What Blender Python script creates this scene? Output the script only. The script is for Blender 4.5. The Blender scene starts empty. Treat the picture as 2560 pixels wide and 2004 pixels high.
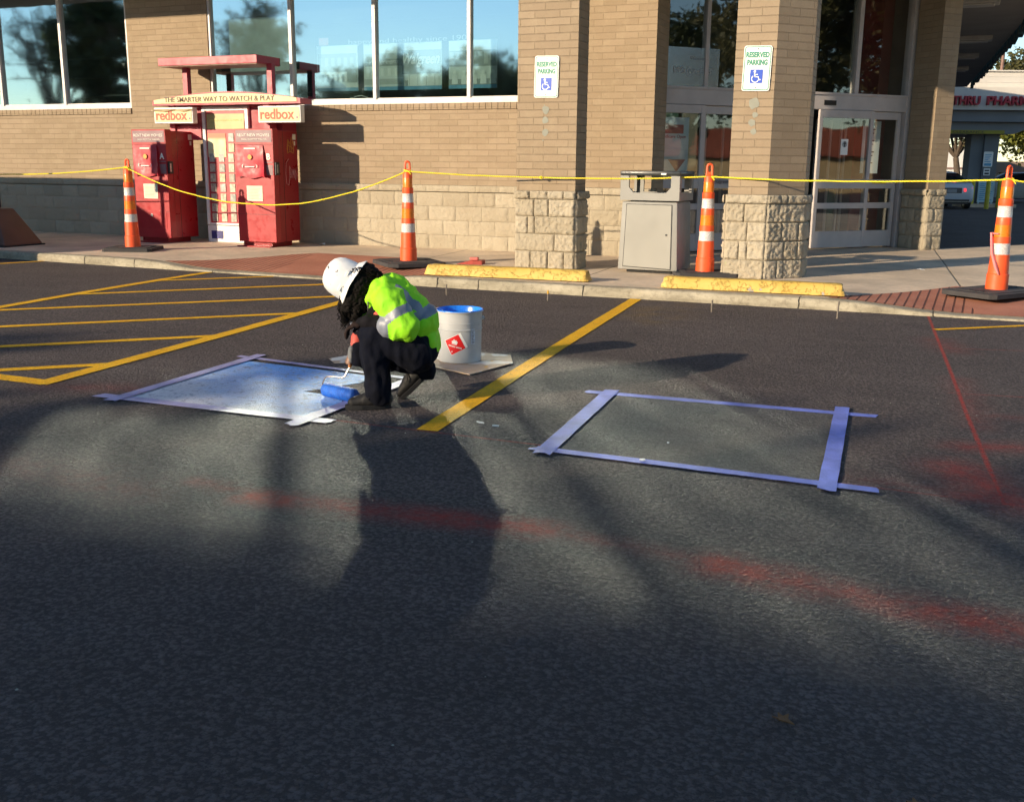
import bpy, bmesh, math, random
from mathutils import Matrix, Vector, noise
R = math.radians
sc = bpy.context.scene
COL = sc.collection

# ------------------------------------------------------------------ camera
cam = bpy.data.cameras.new('camera')
cam_o = bpy.data.objects.new('camera', cam)
COL.objects.link(cam_o)
sc.camera = cam_o
_y, _p, _r = R(-22.63), R(12.82), R(0.54)
fwd = Vector((math.sin(_y)*math.cos(_p), math.cos(_y)*math.cos(_p), -math.sin(_p)))
rgt = Vector((math.cos(_y), -math.sin(_y), 0))
upv = rgt.cross(fwd)
r2 = rgt*math.cos(_r) + upv*math.sin(_r)
u2 = -rgt*math.sin(_r) + upv*math.cos(_r)
cam_o.matrix_world = Matrix(((r2.x, u2.x, -fwd.x, 0), (r2.y, u2.y, -fwd.y, 0), (r2.z, u2.z, -fwd.z, 1.27), (0, 0, 0, 1)))
cam.sensor_width = 36
cam.lens = 36*2571/2560
cam.clip_start = 0.05
cam.clip_end = 2000

# ------------------------------------------------------------------ sky and sun
SUN_EL, SUN_AZ = 14.8, 56.2            # light travels towards (cos az, sin az), downwards at el
w = bpy.data.worlds.new('World')
sc.world = w
w.use_nodes = True
nt = w.node_tree
bg = nt.nodes['Background']
sky = nt.nodes.new('ShaderNodeTexSky')
sky.sky_type = 'NISHITA'
sky.sun_disc = False
sky.sun_elevation = R(SUN_EL)
sky.sun_rotation = R(90-(SUN_AZ+180))
sky.air_density = 1.0
sky.dust_density = 0.0
sky.ozone_density = 2.5
nt.links.new(sky.outputs[0], bg.inputs[0])
bg.inputs[1].default_value = 0.12
sun = bpy.data.lights.new('sun', 'SUN')
sun.energy = 5.0
sun.angle = R(0.55)
sun.color = (1.0, 0.82, 0.59)
sun_o = bpy.data.objects.new('sun', sun)
COL.objects.link(sun_o)
_a, _e = R(SUN_AZ), R(SUN_EL)
sdir = Vector((math.cos(_a)*math.cos(_e), math.sin(_a)*math.cos(_e), -math.sin(_e)))
sun_o.rotation_euler = sdir.to_track_quat('-Z', 'Y').to_euler()
sc.view_settings.view_transform = 'Standard'
sc.view_settings.look = 'None'
sc.view_settings.exposure = 0.62
sc.view_settings.gamma = 1.0
c = sc.cycles
c.use_denoising = True
c.denoiser = 'OPENIMAGEDENOISE'
c.use_adaptive_sampling = False
c.caustics_reflective = True
c.blur_glossy = 0.0
c.sample_clamp_indirect = 12.0
c.use_guiding = True
c.use_light_tree = False
c.max_bounces = 7
c.transparent_max_bounces = 16

# ------------------------------------------------------------------ node helpers
def mat(name, color=(.5, .5, .5), rough=.7, metal=0, spec=.5, emit=None, estr=1):
    m = bpy.data.materials.new(name)
    m.use_nodes = True
    b = m.node_tree.nodes['Principled BSDF']
    b.inputs['Base Color'].default_value = (*color, 1)
    b.inputs['Roughness'].default_value = rough
    b.inputs['Metallic'].default_value = metal
    b.inputs['Specular IOR Level'].default_value = spec
    if emit:
        b.inputs['Emission Color'].default_value = (*emit, 1)
        b.inputs['Emission Strength'].default_value = estr
    return m

class N:
    """tiny wrapper to wire shader nodes"""
    def __init__(s, m):
        s.t = m.node_tree
        s.b = s.t.nodes.get('Principled BSDF')
        s.pos = None
    def new(s, typ, **k):
        n = s.t.nodes.new(typ)
        for a, v in k.items():
            if a.startswith('i_'):
                n.inputs[a[2:].replace('_', ' ')].default_value = v
            else:
                setattr(n, a, v)
        return n
    def l(s, a, b):
        s.t.links.new(a, b)
    def P(s):
        if s.pos is None:
            s.pos = s.new('ShaderNodeNewGeometry')
        return s.pos.outputs['Position']
    def noise(s, scale, detail=4, rough=.55, vec=None, sc3=None):
        n = s.new('ShaderNodeTexNoise')
        n.inputs['Scale'].default_value = scale
        n.inputs['Detail'].default_value = detail
        n.inputs['Roughness'].default_value = rough
        v = vec or s.P()
        if sc3:
            mp = s.new('ShaderNodeMapping')
            mp.inputs['Scale'].default_value = sc3
            s.l(v, mp.inputs[0]); v = mp.outputs[0]
        s.l(v, n.inputs['Vector'])
        return n.outputs['Fac']
    def ramp(s, fac, a, b, lo=.4, hi=.6):
        n = s.new('ShaderNodeMapRange')
        n.inputs['From Min'].default_value = lo
        n.inputs['From Max'].default_value = hi
        n.inputs['To Min'].default_value = a
        n.inputs['To Max'].default_value = b
        s.l(fac, n.inputs['Value'])
        return n.outputs[0]
    def mix(s, fac, a, b):
        n = s.new('ShaderNodeMix', data_type='RGBA')
        for sock, v in ((n.inputs[0], fac), (n.inputs[6], a), (n.inputs[7], b)):
            if isinstance(v, tuple):
                sock.default_value = (*v, 1) if len(v) == 3 else v
            elif isinstance(v, (int, float)):
                sock.default_value = v
            else:
                s.l(v, sock)
        return n.outputs[2]
    def math(s, op, a, b=0.0):
        n = s.new('ShaderNodeMath', operation=op)
        for i, v in enumerate((a, b)):
            if isinstance(v, (int, float)):
                n.inputs[i].default_value = v
            else:
                s.l(v, n.inputs[i])
        return n.outputs[0]
    def color(s, v):
        s.l(v, s.b.inputs['Base Color'])
    def rough(s, v):
        s.l(v, s.b.inputs['Roughness'])
    def bump(s, h, dist=.01, strength=1.0, prev=None):
        n = s.new('ShaderNodeBump')
        n.inputs['Distance'].default_value = dist
        n.inputs['Strength'].default_value = strength
        s.l(h, n.inputs['Height'])
        if prev is not None:
            s.l(prev, n.inputs['Normal'])
        s.l(n.outputs[0], s.b.inputs['Normal'])
        return n.outputs[0]
    def wall_uv(s):
        """(horizontal run along the wall, height, 0) for any vertical wall"""
        s.P()
        cr = s.new('ShaderNodeVectorMath', operation='CROSS_PRODUCT')
        s.l(s.pos.outputs['True Normal'], cr.inputs[0])
        cr.inputs[1].default_value = (0, 0, 1)
        dt = s.new('ShaderNodeVectorMath', operation='DOT_PRODUCT')
        s.l(cr.outputs[0], dt.inputs[0]); s.l(s.P(), dt.inputs[1])
        sp = s.new('ShaderNodeSeparateXYZ'); s.l(s.P(), sp.inputs[0])
        cb = s.new('ShaderNodeCombineXYZ')
        s.l(dt.outputs['Value'], cb.inputs[0]); s.l(sp.outputs[2], cb.inputs[1])
        return cb.outputs[0]

def dirty(name, color, var=.25, rough=.6, scale=3, metal=0, bump=0, bscale=60, spec=.5):
    """a colour with soft mottling, so that no surface is one flat tone"""
    m = mat(name, color, rough, metal, spec)
    n = N(m)
    f = n.noise(scale, 6, .6)
    d = tuple(v*(1-var) for v in color)
    u = tuple(min(1, v*(1+var*.6)) for v in color)
    n.color(n.mix(n.ramp(f, 0, 1, .3, .7), d, u))
    n.rough(n.ramp(n.noise(scale*4, 3), max(0, rough-.08), min(1, rough+.1), .3, .7))
    if bump:
        n.bump(n.noise(bscale, 3), bump)
    return m

# ------------------------------------------------------------------ mesh helpers
class MB:
    def __init__(s):
        s.v, s.f, s.mi = [], [], []
    def add(s, vs, fs, mi=0):
        k = len(s.v)
        s.v += [tuple(p) for p in vs]
        s.f += [tuple(i+k for i in q) for q in fs]
        s.mi += [mi]*len(fs)
        return s
    def box(s, x0, x1, y0, y1, z0, z1, mi=0, M=None):
        vs = [Vector((x, y, z)) for x in (x0, x1) for y in (y0, y1) for z in (z0, z1)]
        if M: vs = [M @ v for v in vs]
        return s.add(vs, [(0, 1, 3, 2), (4, 6, 7, 5), (0, 4, 5, 1), (2, 3, 7, 6), (0, 2, 6, 4), (1, 5, 7, 3)], mi)
    def prism(s, poly, z0, z1, mi=0):
        n = len(poly)
        vs = [(x, y, z0) for x, y in poly] + [(x, y, z1) for x, y in poly]
        fs = [tuple(range(n-1, -1, -1)), tuple(range(n, 2*n))] + [(i, (i+1) % n, n+(i+1) % n, n+i) for i in range(n)]
        return s.add(vs, fs, mi)
    def prism_y(s, poly, y0, y1, mi=0):
        n = len(poly)
        vs = [(x, y0, z) for x, z in poly] + [(x, y1, z) for x, z in poly]
        fs = [tuple(range(n)), tuple(range(2*n-1, n-1, -1))] + [(i, n+i, n+(i+1) % n, (i+1) % n) for i in range(n)]
        return s.add(vs, fs, mi)
    def lathe(s, prof, seg=24, mi=0, mis=None, M=None, cx=0, cy=0, cap=True):
        vs = []
        for r, z in prof:
            for k in range(seg):
                a = 2*math.pi*k/seg
                v = Vector((cx+r*math.cos(a), cy+r*math.sin(a), z))
                vs.append(M @ v if M else v)
        k0 = len(s.v)
        s.v += [tuple(p) for p in vs]
        for i in range(len(prof)-1):
            for k in range(seg):
                s.f.append((k0+i*seg+k, k0+i*seg+(k+1) % seg, k0+(i+1)*seg+(k+1) % seg, k0+(i+1)*seg+k))
                s.mi.append(mis[i] if mis else mi)
        if cap:
            s.f.append(tuple(k0+k for k in range(seg-1, -1, -1))); s.mi.append(mis[0] if mis else mi)
            b = k0+(len(prof)-1)*seg
            s.f.append(tuple(b+k for k in range(seg))); s.mi.append(mis[-1] if mis else mi)
        return s
    def tube(s, pts, rad, seg=8, mi=0, cap=True):
        pts = [Vector(p) for p in pts]
        n = len(pts)
        rads = rad if isinstance(rad, (list, tuple)) else [rad]*n
        k0 = len(s.v)
        ref = Vector((0, 0, 1))
        for i, p in enumerate(pts):
            d = (pts[min(i+1, n-1)]-pts[max(i-1, 0)]).normalized()
            if abs(d.dot(ref)) > .95: ref = Vector((1, 0, 0)) if abs(d.x) < .9 else Vector((0, 1, 0))
            a = d.cross(ref).normalized(); b = d.cross(a)
            for k in range(seg):
                t = 2*math.pi*k/seg
                s.v.append(tuple(p+(a*math.cos(t)+b*math.sin(t))*rads[i]))
        for i in range(n-1):
            for k in range(seg):
                s.f.append((k0+i*seg+k, k0+i*seg+(k+1) % seg, k0+(i+1)*seg+(k+1) % seg, k0+(i+1)*seg+k)); s.mi.append(mi)
        if cap:
            s.f.append(tuple(k0+k for k in range(seg-1, -1, -1))); s.mi.append(mi)
            s.f.append(tuple(k0+(n-1)*seg+k for k in range(seg))); s.mi.append(mi)
        return s
    def build(s, name, mats, parent=None, smooth=False, bevel=0, loc=None, rz=None, seg=2, angle=40):
        me = bpy.data.meshes.new(name)
        me.from_pydata(s.v, [], s.f)
        for m in (mats if isinstance(mats, (list, tuple)) else [mats]):
            me.materials.append(m)
        me.polygons.foreach_set('material_index', s.mi)
        me.update()
        bm = bmesh.new(); bm.from_mesh(me)
        bmesh.ops.recalc_face_normals(bm, faces=bm.faces)
        if bevel:
            bmesh.ops.remove_doubles(bm, verts=bm.verts, dist=1e-5)
            es = [e for e in bm.edges if len(e.link_faces) == 2 and e.calc_face_angle(0) > R(30)]
            bmesh.ops.bevel(bm, geom=es, offset=bevel, segments=seg, profile=.5, affect='EDGES', clamp_overlap=True)
        bm.to_mesh(me); bm.free()
        if smooth:
            me.shade_smooth()
            try: me.set_sharp_from_angle(angle=R(angle))
            except Exception: pass
        o = bpy.data.objects.new(name, me)
        COL.objects.link(o)
        if parent: o.parent = parent
        if loc: o.location = loc
        if rz is not None: o.rotation_euler = (0, 0, rz)
        return o

def tag(o, label=None, cat=None, group=None, kind=None):
    if label: o['label'] = label
    if cat: o['category'] = cat
    if group: o['group'] = group
    if kind: o['kind'] = kind
    return o
def empty(name, loc, rz=0, label=None, cat=None, group=None, kind=None):
    o = bpy.data.objects.new(name, None)
    o.empty_display_size = .2
    COL.objects.link(o)
    o.location = loc; o.rotation_euler = (0, 0, rz)
    return tag(o, label, cat, group, kind)
def copy_tree(o, loc=None, rz=None, parent=None):
    q = o.copy(); COL.objects.link(q)
    if parent: q.parent = parent
    if loc: q.location = loc
    if rz is not None: q.rotation_euler = (0, 0, rz)
    for ch in list(o.children):
        copy_tree(ch, parent=q)
    return q
def text_part(name, s, m, parent, x, z, h, y=-.002, width=None, ext=.0012, shear=0, bold=0, align='CENTER', rx=90, loc=None, rot=None):
    """lettering in the parent's XZ plane, facing -Y; h = capital height, width = total width"""
    cu = bpy.data.curves.new(name, 'FONT')
    cu.body = s; cu.size = 1; cu.extrude = ext/h*.7; cu.align_x = 'LEFT'; cu.shear = shear
    cu.offset = bold
    cu.resolution_u = 4
    t = bpy.data.objects.new(name, cu); COL.objects.link(t)
    dg = bpy.context.evaluated_depsgraph_get()
    me = bpy.data.meshes.new_from_object(t.evaluated_get(dg))
    bpy.data.objects.remove(t)
    xs = [v.co.x for v in me.vertices]; ys = [v.co.y for v in me.vertices]
    if not xs: return None
    x0, x1 = min(xs), max(xs)
    ch = .72 if any(ch_.isupper() for ch_ in s) else max(ys)
    sy = h/ch
    sx = (width/(x1-x0)) if width else sy
    cx = {'CENTER': (x0+x1)/2, 'LEFT': x0}[align]
    for v in me.vertices:
        v.co = ((v.co.x-cx)*sx, v.co.z*sy*1.0, v.co.y*sy)
    me.materials.clear(); me.materials.append(m)
    o = bpy.data.objects.new(name, me); COL.objects.link(o)
    o.location = loc or (x, y, z)
    if rot: o.rotation_euler = rot
    if parent: o.parent = parent
    return o
def soft(name, prims, m, parent=None, voxel=.012, smooth=6, disp=None, mats=None, pick=None):
    """blend tapered capsules and ellipsoids into one continuous surface.
    prims: ('c', p0, p1, r0, r1) | ('e', centre, (rx,ry,rz), rot matrix or None)"""
    bm = bmesh.new()
    for p in prims:
        if p[0] == 'c':
            a, b, ra, rb = Vector(p[1]), Vector(p[2]), p[3], p[4]
            L = (b-a).length
            q = Vector((0, 0, 1)).rotation_difference((b-a).normalized()) if L > 1e-6 else None
            rows, seg = [], 18
            for k in range(7):
                t = math.pi/2*k/6
                rows.append((-ra*math.cos(t), ra*math.sin(t)))
            for k in range(7):
                t = math.pi/2*k/6
                rows.append((L+rb*math.sin(t), rb*math.cos(t)))
            vs = []
            for z, r in rows:
                vs.append([bm.verts.new(a+(q @ Vector((max(r, 1e-4)*math.cos(2*math.pi*j/seg), max(r, 1e-4)*math.sin(2*math.pi*j/seg), z)))) for j in range(seg)])
            for i in range(len(vs)-1):
                for j in range(seg):
                    bm.faces.new((vs[i][j], vs[i][(j+1) % seg], vs[i+1][(j+1) % seg], vs[i+1][j]))
            bm.faces.new(vs[0][::-1]); bm.faces.new(vs[-1])
        else:
            M = Matrix.Translation(p[1]) @ (p[3].to_4x4() if len(p) > 3 and p[3] else Matrix.Identity(4)) @ Matrix.Diagonal((*p[2], 1))
            bmesh.ops.create_uvsphere(bm, u_segments=24, v_segments=16, radius=1, matrix=M)
    me = bpy.data.meshes.new(name); bm.to_mesh(me); bm.free()
    o = bpy.data.objects.new(name, me); COL.objects.link(o)
    md = o.modifiers.new('r', 'REMESH'); md.mode = 'VOXEL'; md.voxel_size = voxel
    if smooth:
        ms = o.modifiers.new('s', 'SMOOTH'); ms.iterations = smooth; ms.factor = .5
    dg = bpy.context.evaluated_depsgraph_get()
    me2 = bpy.data.meshes.new_from_object(o.evaluated_get(dg))
    bpy.data.objects.remove(o)
    me2.name = name
    if disp:
        amp, scl = disp[0], disp[1]
        nn = [v.normal.copy() for v in me2.vertices]
        for v, nr in zip(me2.vertices, nn):
            p = v.co.copy()
            if len(disp) > 2: p = Vector((p.x*disp[2][0], p.y*disp[2][1], p.z*disp[2][2]))
            t = noise.noise(p*scl)
            t = (1-2*abs(t)) if len(disp) > 3 else t
            v.co += nr*amp*(t+.5*noise.noise(p*scl*2.3+Vector((7, 3, 1))))
    me2.materials.clear()
    for mm in (mats or [m]): me2.materials.append(mm)
    for f in me2.polygons:
        f.use_smooth = True
        if pick: f.material_index = pick(f.center, f.normal)
    me2.update()
    o = bpy.data.objects.new(name, me2); COL.objects.link(o)
    if parent: o.parent = parent
    return o
# ================================================================== MATERIALS of the setting
def smax(n, a, b): return n.math('MAXIMUM', a, b)
def seg_mask(n, X, Y, x0, y0, x1, y1, wid, soft_):
    """1 on the segment, fading out over soft_ beyond wid"""
    dx, dy = x1-x0, y1-y0
    L2 = dx*dx+dy*dy+1e-9
    t = n.math('ADD', n.math('MULTIPLY', n.math('SUBTRACT', X, x0), dx/L2), n.math('MULTIPLY', n.math('SUBTRACT', Y, y0), dy/L2))
    cl = n.new('ShaderNodeClamp'); n.l(t, cl.inputs[0]); t = cl.outputs[0]
    ex = n.math('SUBTRACT', n.math('SUBTRACT', X, x0), n.math('MULTIPLY', t, dx))
    ey = n.math('SUBTRACT', n.math('SUBTRACT', Y, y0), n.math('MULTIPLY', t, dy))
    d = n.math('SQRT', n.math('ADD', n.math('MULTIPLY', ex, ex), n.math('MULTIPLY', ey, ey)))
    return n.ramp(d, 1, 0, wid, wid+soft_)

def asphalt(name, fine=1.0, spray=True, base=(.150, .117, .112)):
    m = mat(name, base, .6)
    n = N(m)
    sep = n.new('ShaderNodeSeparateXYZ'); n.l(n.P(), sep.inputs[0])
    X, Y = sep.outputs[0], sep.outputs[1]
    big = n.noise(.7, 5, .6)
    col = n.mix(n.ramp(big, 0, 1, .35, .65), tuple(v*.74 for v in base), tuple(v*1.25 for v in base))
    # worn, dusty streaks left by tyres and the sealer squeegee, running along the lot
    streak = n.noise(1.0, 5, .62, sc3=(.35, 2.6, 1))
    col = n.mix(n.ramp(streak, 0, .55, .5, .75), col, tuple(v*1.9 for v in base))
    mid = n.noise(9, 6, .7)
    col = n.mix(n.ramp(mid, 0, .5, .45, .75), col, tuple(v*1.7 for v in base))
    col = n.mix(n.ramp(n.noise(1.7, 3, .5), 0, .45, .60, .68), col, tuple(v*.5 for v in base))
    # aggregate
    vo = n.new('ShaderNodeTexVoronoi'); vo.inputs['Scale'].default_value = 52
    vo.inputs['Randomness'].default_value = 1
    wv = n.new('ShaderNodeVectorMath', operation='ADD')
    nz = n.new('ShaderNodeTexNoise'); nz.inputs['Scale'].default_value = 40; n.l(n.P(), nz.inputs['Vector'])
    sc_ = n.new('ShaderNodeVectorMath', operation='SCALE'); sc_.inputs['Scale'].default_value = .03
    n.l(nz.outputs['Color'], sc_.inputs[0]); n.l(n.P(), wv.inputs[0]); n.l(sc_.outputs[0], wv.inputs[1])
    n.l(wv.outputs[0], vo.inputs['Vector'])
    agg = n.ramp(vo.outputs['Distance'], 1, 0, .05, .62)
    n1 = n.noise(40, 5, .72); n2 = n.noise(75, 4, .7)
    h = n.math('ADD', n.math('MULTIPLY', agg, .6), n.math('ADD', n.math('MULTIPLY', n1, 1.5), n.math('MULTIPLY', n2, .7)))
    pit = n.ramp(n.math('ADD', n.math('MULTIPLY', agg, .5), n2), 1, 0, .55, .80)
    col = n.mix(n.math('MULTIPLY', pit, .72 if fine > .5 else .3), col, tuple(v*.25 for v in base))
    col = n.mix(n.ramp(n1, 0, .55, .50, .66), col, tuple(v*2.0 for v in base))
    # scattered pale stones
    v2 = n.new('ShaderNodeTexVoronoi'); v2.inputs['Scale'].default_value = 22; n.l(n.P(), v2.inputs['Vector'])
    cs = n.new('ShaderNodeSeparateColor'); n.l(v2.outputs['Color'], cs.inputs[0])
    stone = n.math('MULTIPLY', n.ramp(v2.outputs['Distance'], 1, 0, .05, .1), n.ramp(cs.outputs[0], 0, 1, .93, .95))
    col = n.mix(n.math('MULTIPLY', stone, .6), col, (.3, .28, .22))
    if spray:
        red = None
        nm = n.ramp(n.noise(2.6, 5, .7), .4, 1.0, .36, .60)
        brk = n.ramp(n.noise(14, 4, .7), .35, 1, .3, .6)
        for (x0, y0, x1, y1, wd, sf, k, nn) in (
                (-2.75, 3.24, -2.3, 3.17, .0, .16, .6, 1), (-2.4, 3.17, -1.25, 3.28, .03, .17, 1.2, 1), (-1.4, 3.28, -.5, 3.20, .0, .15, .6, 1),
                (-.6, 3.20, .7, 3.0, .03, .18, 1.35, 1), (-4.75, 4.37, -4.2, 4.52, .0, .32, .35, 1), (-3.75, 3.1, -2.9, 3.05, .05, .35, .28, 1),
                (.14, 4.75, .34, 4.32, .0, .3, 1.0, 0), (.2, 4.36, .8, 4.30, .0, .25, 1.0, 0), (.15, 5.15, .8, 5.42, .0, .2, .9, 1),
                (.0, 8.5, .12, 8.0, .0, .28, .45, 1), (.15, 6.9, .25, 5.6, .0, .2, .35, 1), (-.4, 4.42, .1, 4.38, 0, .22, .4, 1), (.3, 5.9, .8, 5.95, 0, .18, .35, 1),
                (-1.45, 4.42, -.5, 4.38, 0, .16, .3, 1), (-4.2, 7.55, -3.9, 7.5, 0, .4, .25, 1)):
            q = seg_mask(n, X, Y, x0, y0, x1, y1, wd, sf)
            q = n.math('MULTIPLY', n.math('MULTIPLY', q, q), k)
            if nn: q = n.math('MULTIPLY', q, nm)
            red = q if red is None else smax(n, red, q)
        red = n.math('MULTIPLY', red, brk)
        line = None
        for (x0, y0, x1, y1) in ((-.09, 9.9, .10, 7.2), (.10, 7.2, .19, 5.84), (.19, 5.84, .305, 4.29), (-2.84, 4.36, -1.67, 4.35), (-1.67, 4.35, .305, 4.295), (.305, 4.295, .9, 4.28), (.1, 6.44, .9, 6.55), (.03, 8.1, .8, 8.3)):
            q = seg_mask(n, X, Y, x0, y0, x1, y1, .004, .014)
            if x0 < -1.6 or y0 in (6.44, 8.1): q = n.math('MULTIPLY', q, .45)
            line = q if line is None else smax(n, line, q)
        lb = n.ramp(n.noise(30, 3, .6), .35, 1, .3, .55)
        red = smax(n, n.math('MULTIPLY', red, .75), n.math('MULTIPLY', line, lb))
        col = n.mix(red, col, (.52, .045, .03))
        yel = n.math('MULTIPLY', seg_mask(n, X, Y, -2.55, 9.6, -2.3, 8.6, 0, .55), n.ramp(n.noise(3, 5, .7), 0, .5, .4, .7))
        yel = smax(n, yel, n.math('MULTIPLY', seg_mask(n, X, Y, -2.75, 9.5, -2.5, 6.5, 0, .12), .25))
        col = n.mix(n.math('MULTIPLY', yel, .8), col, (.35, .2, .01))
    n.color(col)
    n.rough(n.ramp(n.noise(50, 3), .76, .90, .3, .7))
    m.node_tree.nodes['Principled BSDF'].inputs['Specular IOR Level'].default_value = .45
    n.bump(h, .055*fine, 1.0)
    return m

M_ASPH = asphalt('asphalt')
M_ASPH2 = asphalt('asphalt_smooth', .35, False, (.10, .095, .088))

def concrete(name, base, joints=True, bump=.002):
    m = mat(name, base, .85); n = N(m)
    a = n.noise(1.1, 6, .6); b = n.noise(14, 6, .7); d = n.noise(90, 3, .6)
    col = n.mix(n.ramp(a, 0, 1, .35, .65), tuple(v*.72 for v in base), tuple(v*1.12 for v in base))
    col = n.mix(n.ramp(b, 0, .45, .45, .7), col, tuple(v*.55 for v in base))
    sep = n.new('ShaderNodeSeparateXYZ'); n.l(n.P(), sep.inputs[0])
    h = n.math('ADD', b, n.math('MULTIPLY', d, .5))
    if joints:
        X, Y = sep.outputs[0], sep.outputs[1]
        jm = None
        for (x0, y0, x1, y1) in [(-.16, 17.0, .19, 11.5), (-20, 12.05, -7.9, 12.05), (-6.1, 12.1, -5.1, 13.55), (-5.4, 12.1, -1, 12.1)] + [(-14.2+i*1.6, 10, -14.3+i*1.6, 13.5) for i in range(3)] + [(-3.6, 10.1, -3.75, 13.5), (-6.2, 11.9, -6.35, 13.55)]:
            q = seg_mask(n, X, Y, x0, y0, x1, y1, .004, .008)
            jm = q if jm is None else smax(n, jm, q)
        col = n.mix(n.math('MULTIPLY', jm, .8), col, (.05, .04, .03))
        h = n.math('SUBTRACT', h, n.math('MULTIPLY', jm, 4))
    n.color(col); n.bump(h, bump)
    return m
M_CONC = concrete('sidewalk_concrete', (.66, .52, .37))
def kerb_mat():
    m = mat('kerb_concrete', (.36, .31, .22), .9); n = N(m)
    a = n.noise(2.2, 6, .65, sc3=(1, 1, 4)); b = n.noise(22, 6, .7)
    col = n.mix(n.ramp(a, 0, 1, .35, .65), (.22, .19, .13), (.42, .37, .27))
    col = n.mix(n.ramp(b, 0, .7, .5, .72), col, (.12, .1, .07))
    sep = n.new('ShaderNodeSeparateXYZ'); n.l(n.P(), sep.inputs[0])
    j = None
    for x in (-10.2, -9.35, -8.1, -5.0, -4.52, -3.35, -1.22, -.05):
        q = n.ramp(n.math('ABSOLUTE', n.math('SUBTRACT', sep.outputs[0], n.math('ADD', n.math('MULTIPLY', n.noise(20, 3), .03), x-.015))), 1, 0, .002, .008)
        j = q if j is None else smax(n, j, q)
    col = n.mix(n.math('MULTIPLY', j, .85), col, (.03, .025, .02))
    n.color(col); n.bump(n.math('SUBTRACT', n.math('ADD', b, a), n.math('MULTIPLY', j, 3)), .006)
    return m
M_KERB = kerb_mat()

def red_paver(name, grooves):
    m = mat(name, (.42, .15, .085), .85); n = N(m)
    a = n.noise(1.6, 5, .6); b = n.noise(30, 5, .7)
    col = n.mix(n.ramp(a, 0, 1, .35, .65), (.34, .115, .065), (.46, .18, .105))
    col = n.mix(n.ramp(b, 0, .4, .5, .72), col, (.5, .3, .2))
    h = b
    if grooves:
        sep = n.new('ShaderNodeSeparateXYZ'); n.l(n.P(), sep.inputs[0])
        u = n.math('ADD', sep.outputs[0], n.math('MULTIPLY', sep.outputs[1], grooves[1]))
        fr = n.math('FRACT', n.math('DIVIDE', n.math('ADD', u, 100), grooves[0]))
        g = n.ramp(n.math('ABSOLUTE', n.math('SUBTRACT', fr, .5)), 1, 0, .06, .12)
        col = n.mix(n.math('MULTIPLY', g, .85), col, (.07, .02, .012))
        h = n.math('SUBTRACT', h, n.math('MULTIPLY', g, 5))
    n.color(col); n.bump(h, .002)
    return m

def brick(name, bump=.006, dark=1.0, vary=.35):
    m = mat(name, (.42, .31, .19), .9); n = N(m)
    t = n.new('ShaderNodeTexBrick')
    t.inputs['Scale'].default_value = 1
    t.inputs['Brick Width'].default_value = .302
    t.inputs['Row Height'].default_value = .083
    t.inputs['Mortar Size'].default_value = .0052
    t.inputs['Mortar Smooth'].default_value = .5
    t.inputs['Bias'].default_value = -.1
    t.offset = .42; t.squash = 1
    t.inputs['Color1'].default_value = (.325*dark, .246*dark, .164*dark, 1)
    t.inputs['Color2'].default_value = (.275*dark, .205*dark, .133*dark, 1)
    t.inputs['Mortar'].default_value = (.285*dark, .214*dark, .138*dark, 1)
    uv = n.wall_uv(); n.l(uv, t.inputs['Vector'])
    a = n.noise(.8, 5, .6); b = n.noise(60, 5, .7); d = n.noise(6, 5, .65)
    col = n.mix(n.ramp(a, 0, .5, .45, .75), t.outputs['Color'], (.25*dark, .185*dark, .11*dark))
    col = n.mix(n.ramp(d, 0, .35, .5, .75), col, (.40*dark, .32*dark, .21*dark))
    col = n.mix(n.ramp(b, 0, .35, .5, .75), col, (.19*dark, .14*dark, .085*dark))
    n.color(col)
    # each brick's face sits at a slightly different depth
    h = n.math('ADD', n.math('MULTIPLY', t.outputs['Fac'], -1.0), n.math('ADD', n.math('MULTIPLY', b, .22), n.math('MULTIPLY', d, .3)))
    sc2 = n.new('ShaderNodeSeparateColor'); n.l(t.outputs['Color'], sc2.inputs[0])
    h = n.math('ADD', h, n.math('MULTIPLY', sc2.outputs[0], 2.5))
    n.bump(h, bump)
    return m
M_BRICK = brick('tan_brick', .0038)
M_BRICK_P = brick('tan_brick_pillar', .009)
def stone_mat():
    m = mat('split_face_stone', (.5, .42, .3), .92); n = N(m)
    a = n.noise(2.3, 5, .6); b = n.noise(45, 6, .75); d = n.noise(14, 5, .6)
    oi = n.new('ShaderNodeVertexColor'); oi.layer_name = 'tone'
    sp = n.new('ShaderNodeSeparateColor'); n.l(oi.outputs[0], sp.inputs[0])
    col = n.mix(sp.outputs[0], (.37, .315, .225), (.45, .39, .29))
    col = n.mix(n.ramp(a, 0, .6, .4, .7), col, (.36, .30, .21))
    col = n.mix(n.ramp(b, 0, .3, .5, .75), col, (.28, .22, .15))
    n.color(col)
    n.bump(n.math('ADD', n.math('MULTIPLY', b, .6), d), .022)
    return m
M_STONE = stone_mat()
M_ALU = dirty('window_aluminium', (.62, .58, .55), .12, .42, 5, metal=.0)
M_ALU_D = dirty('door_aluminium', (.50, .45, .43), .12, .42, 4, metal=.0)
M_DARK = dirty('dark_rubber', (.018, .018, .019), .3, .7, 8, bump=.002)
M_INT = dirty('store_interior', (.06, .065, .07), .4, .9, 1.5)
M_WHITE = dirty('white_paint', (.72, .7, .66), .12, .5, 6)
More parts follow.
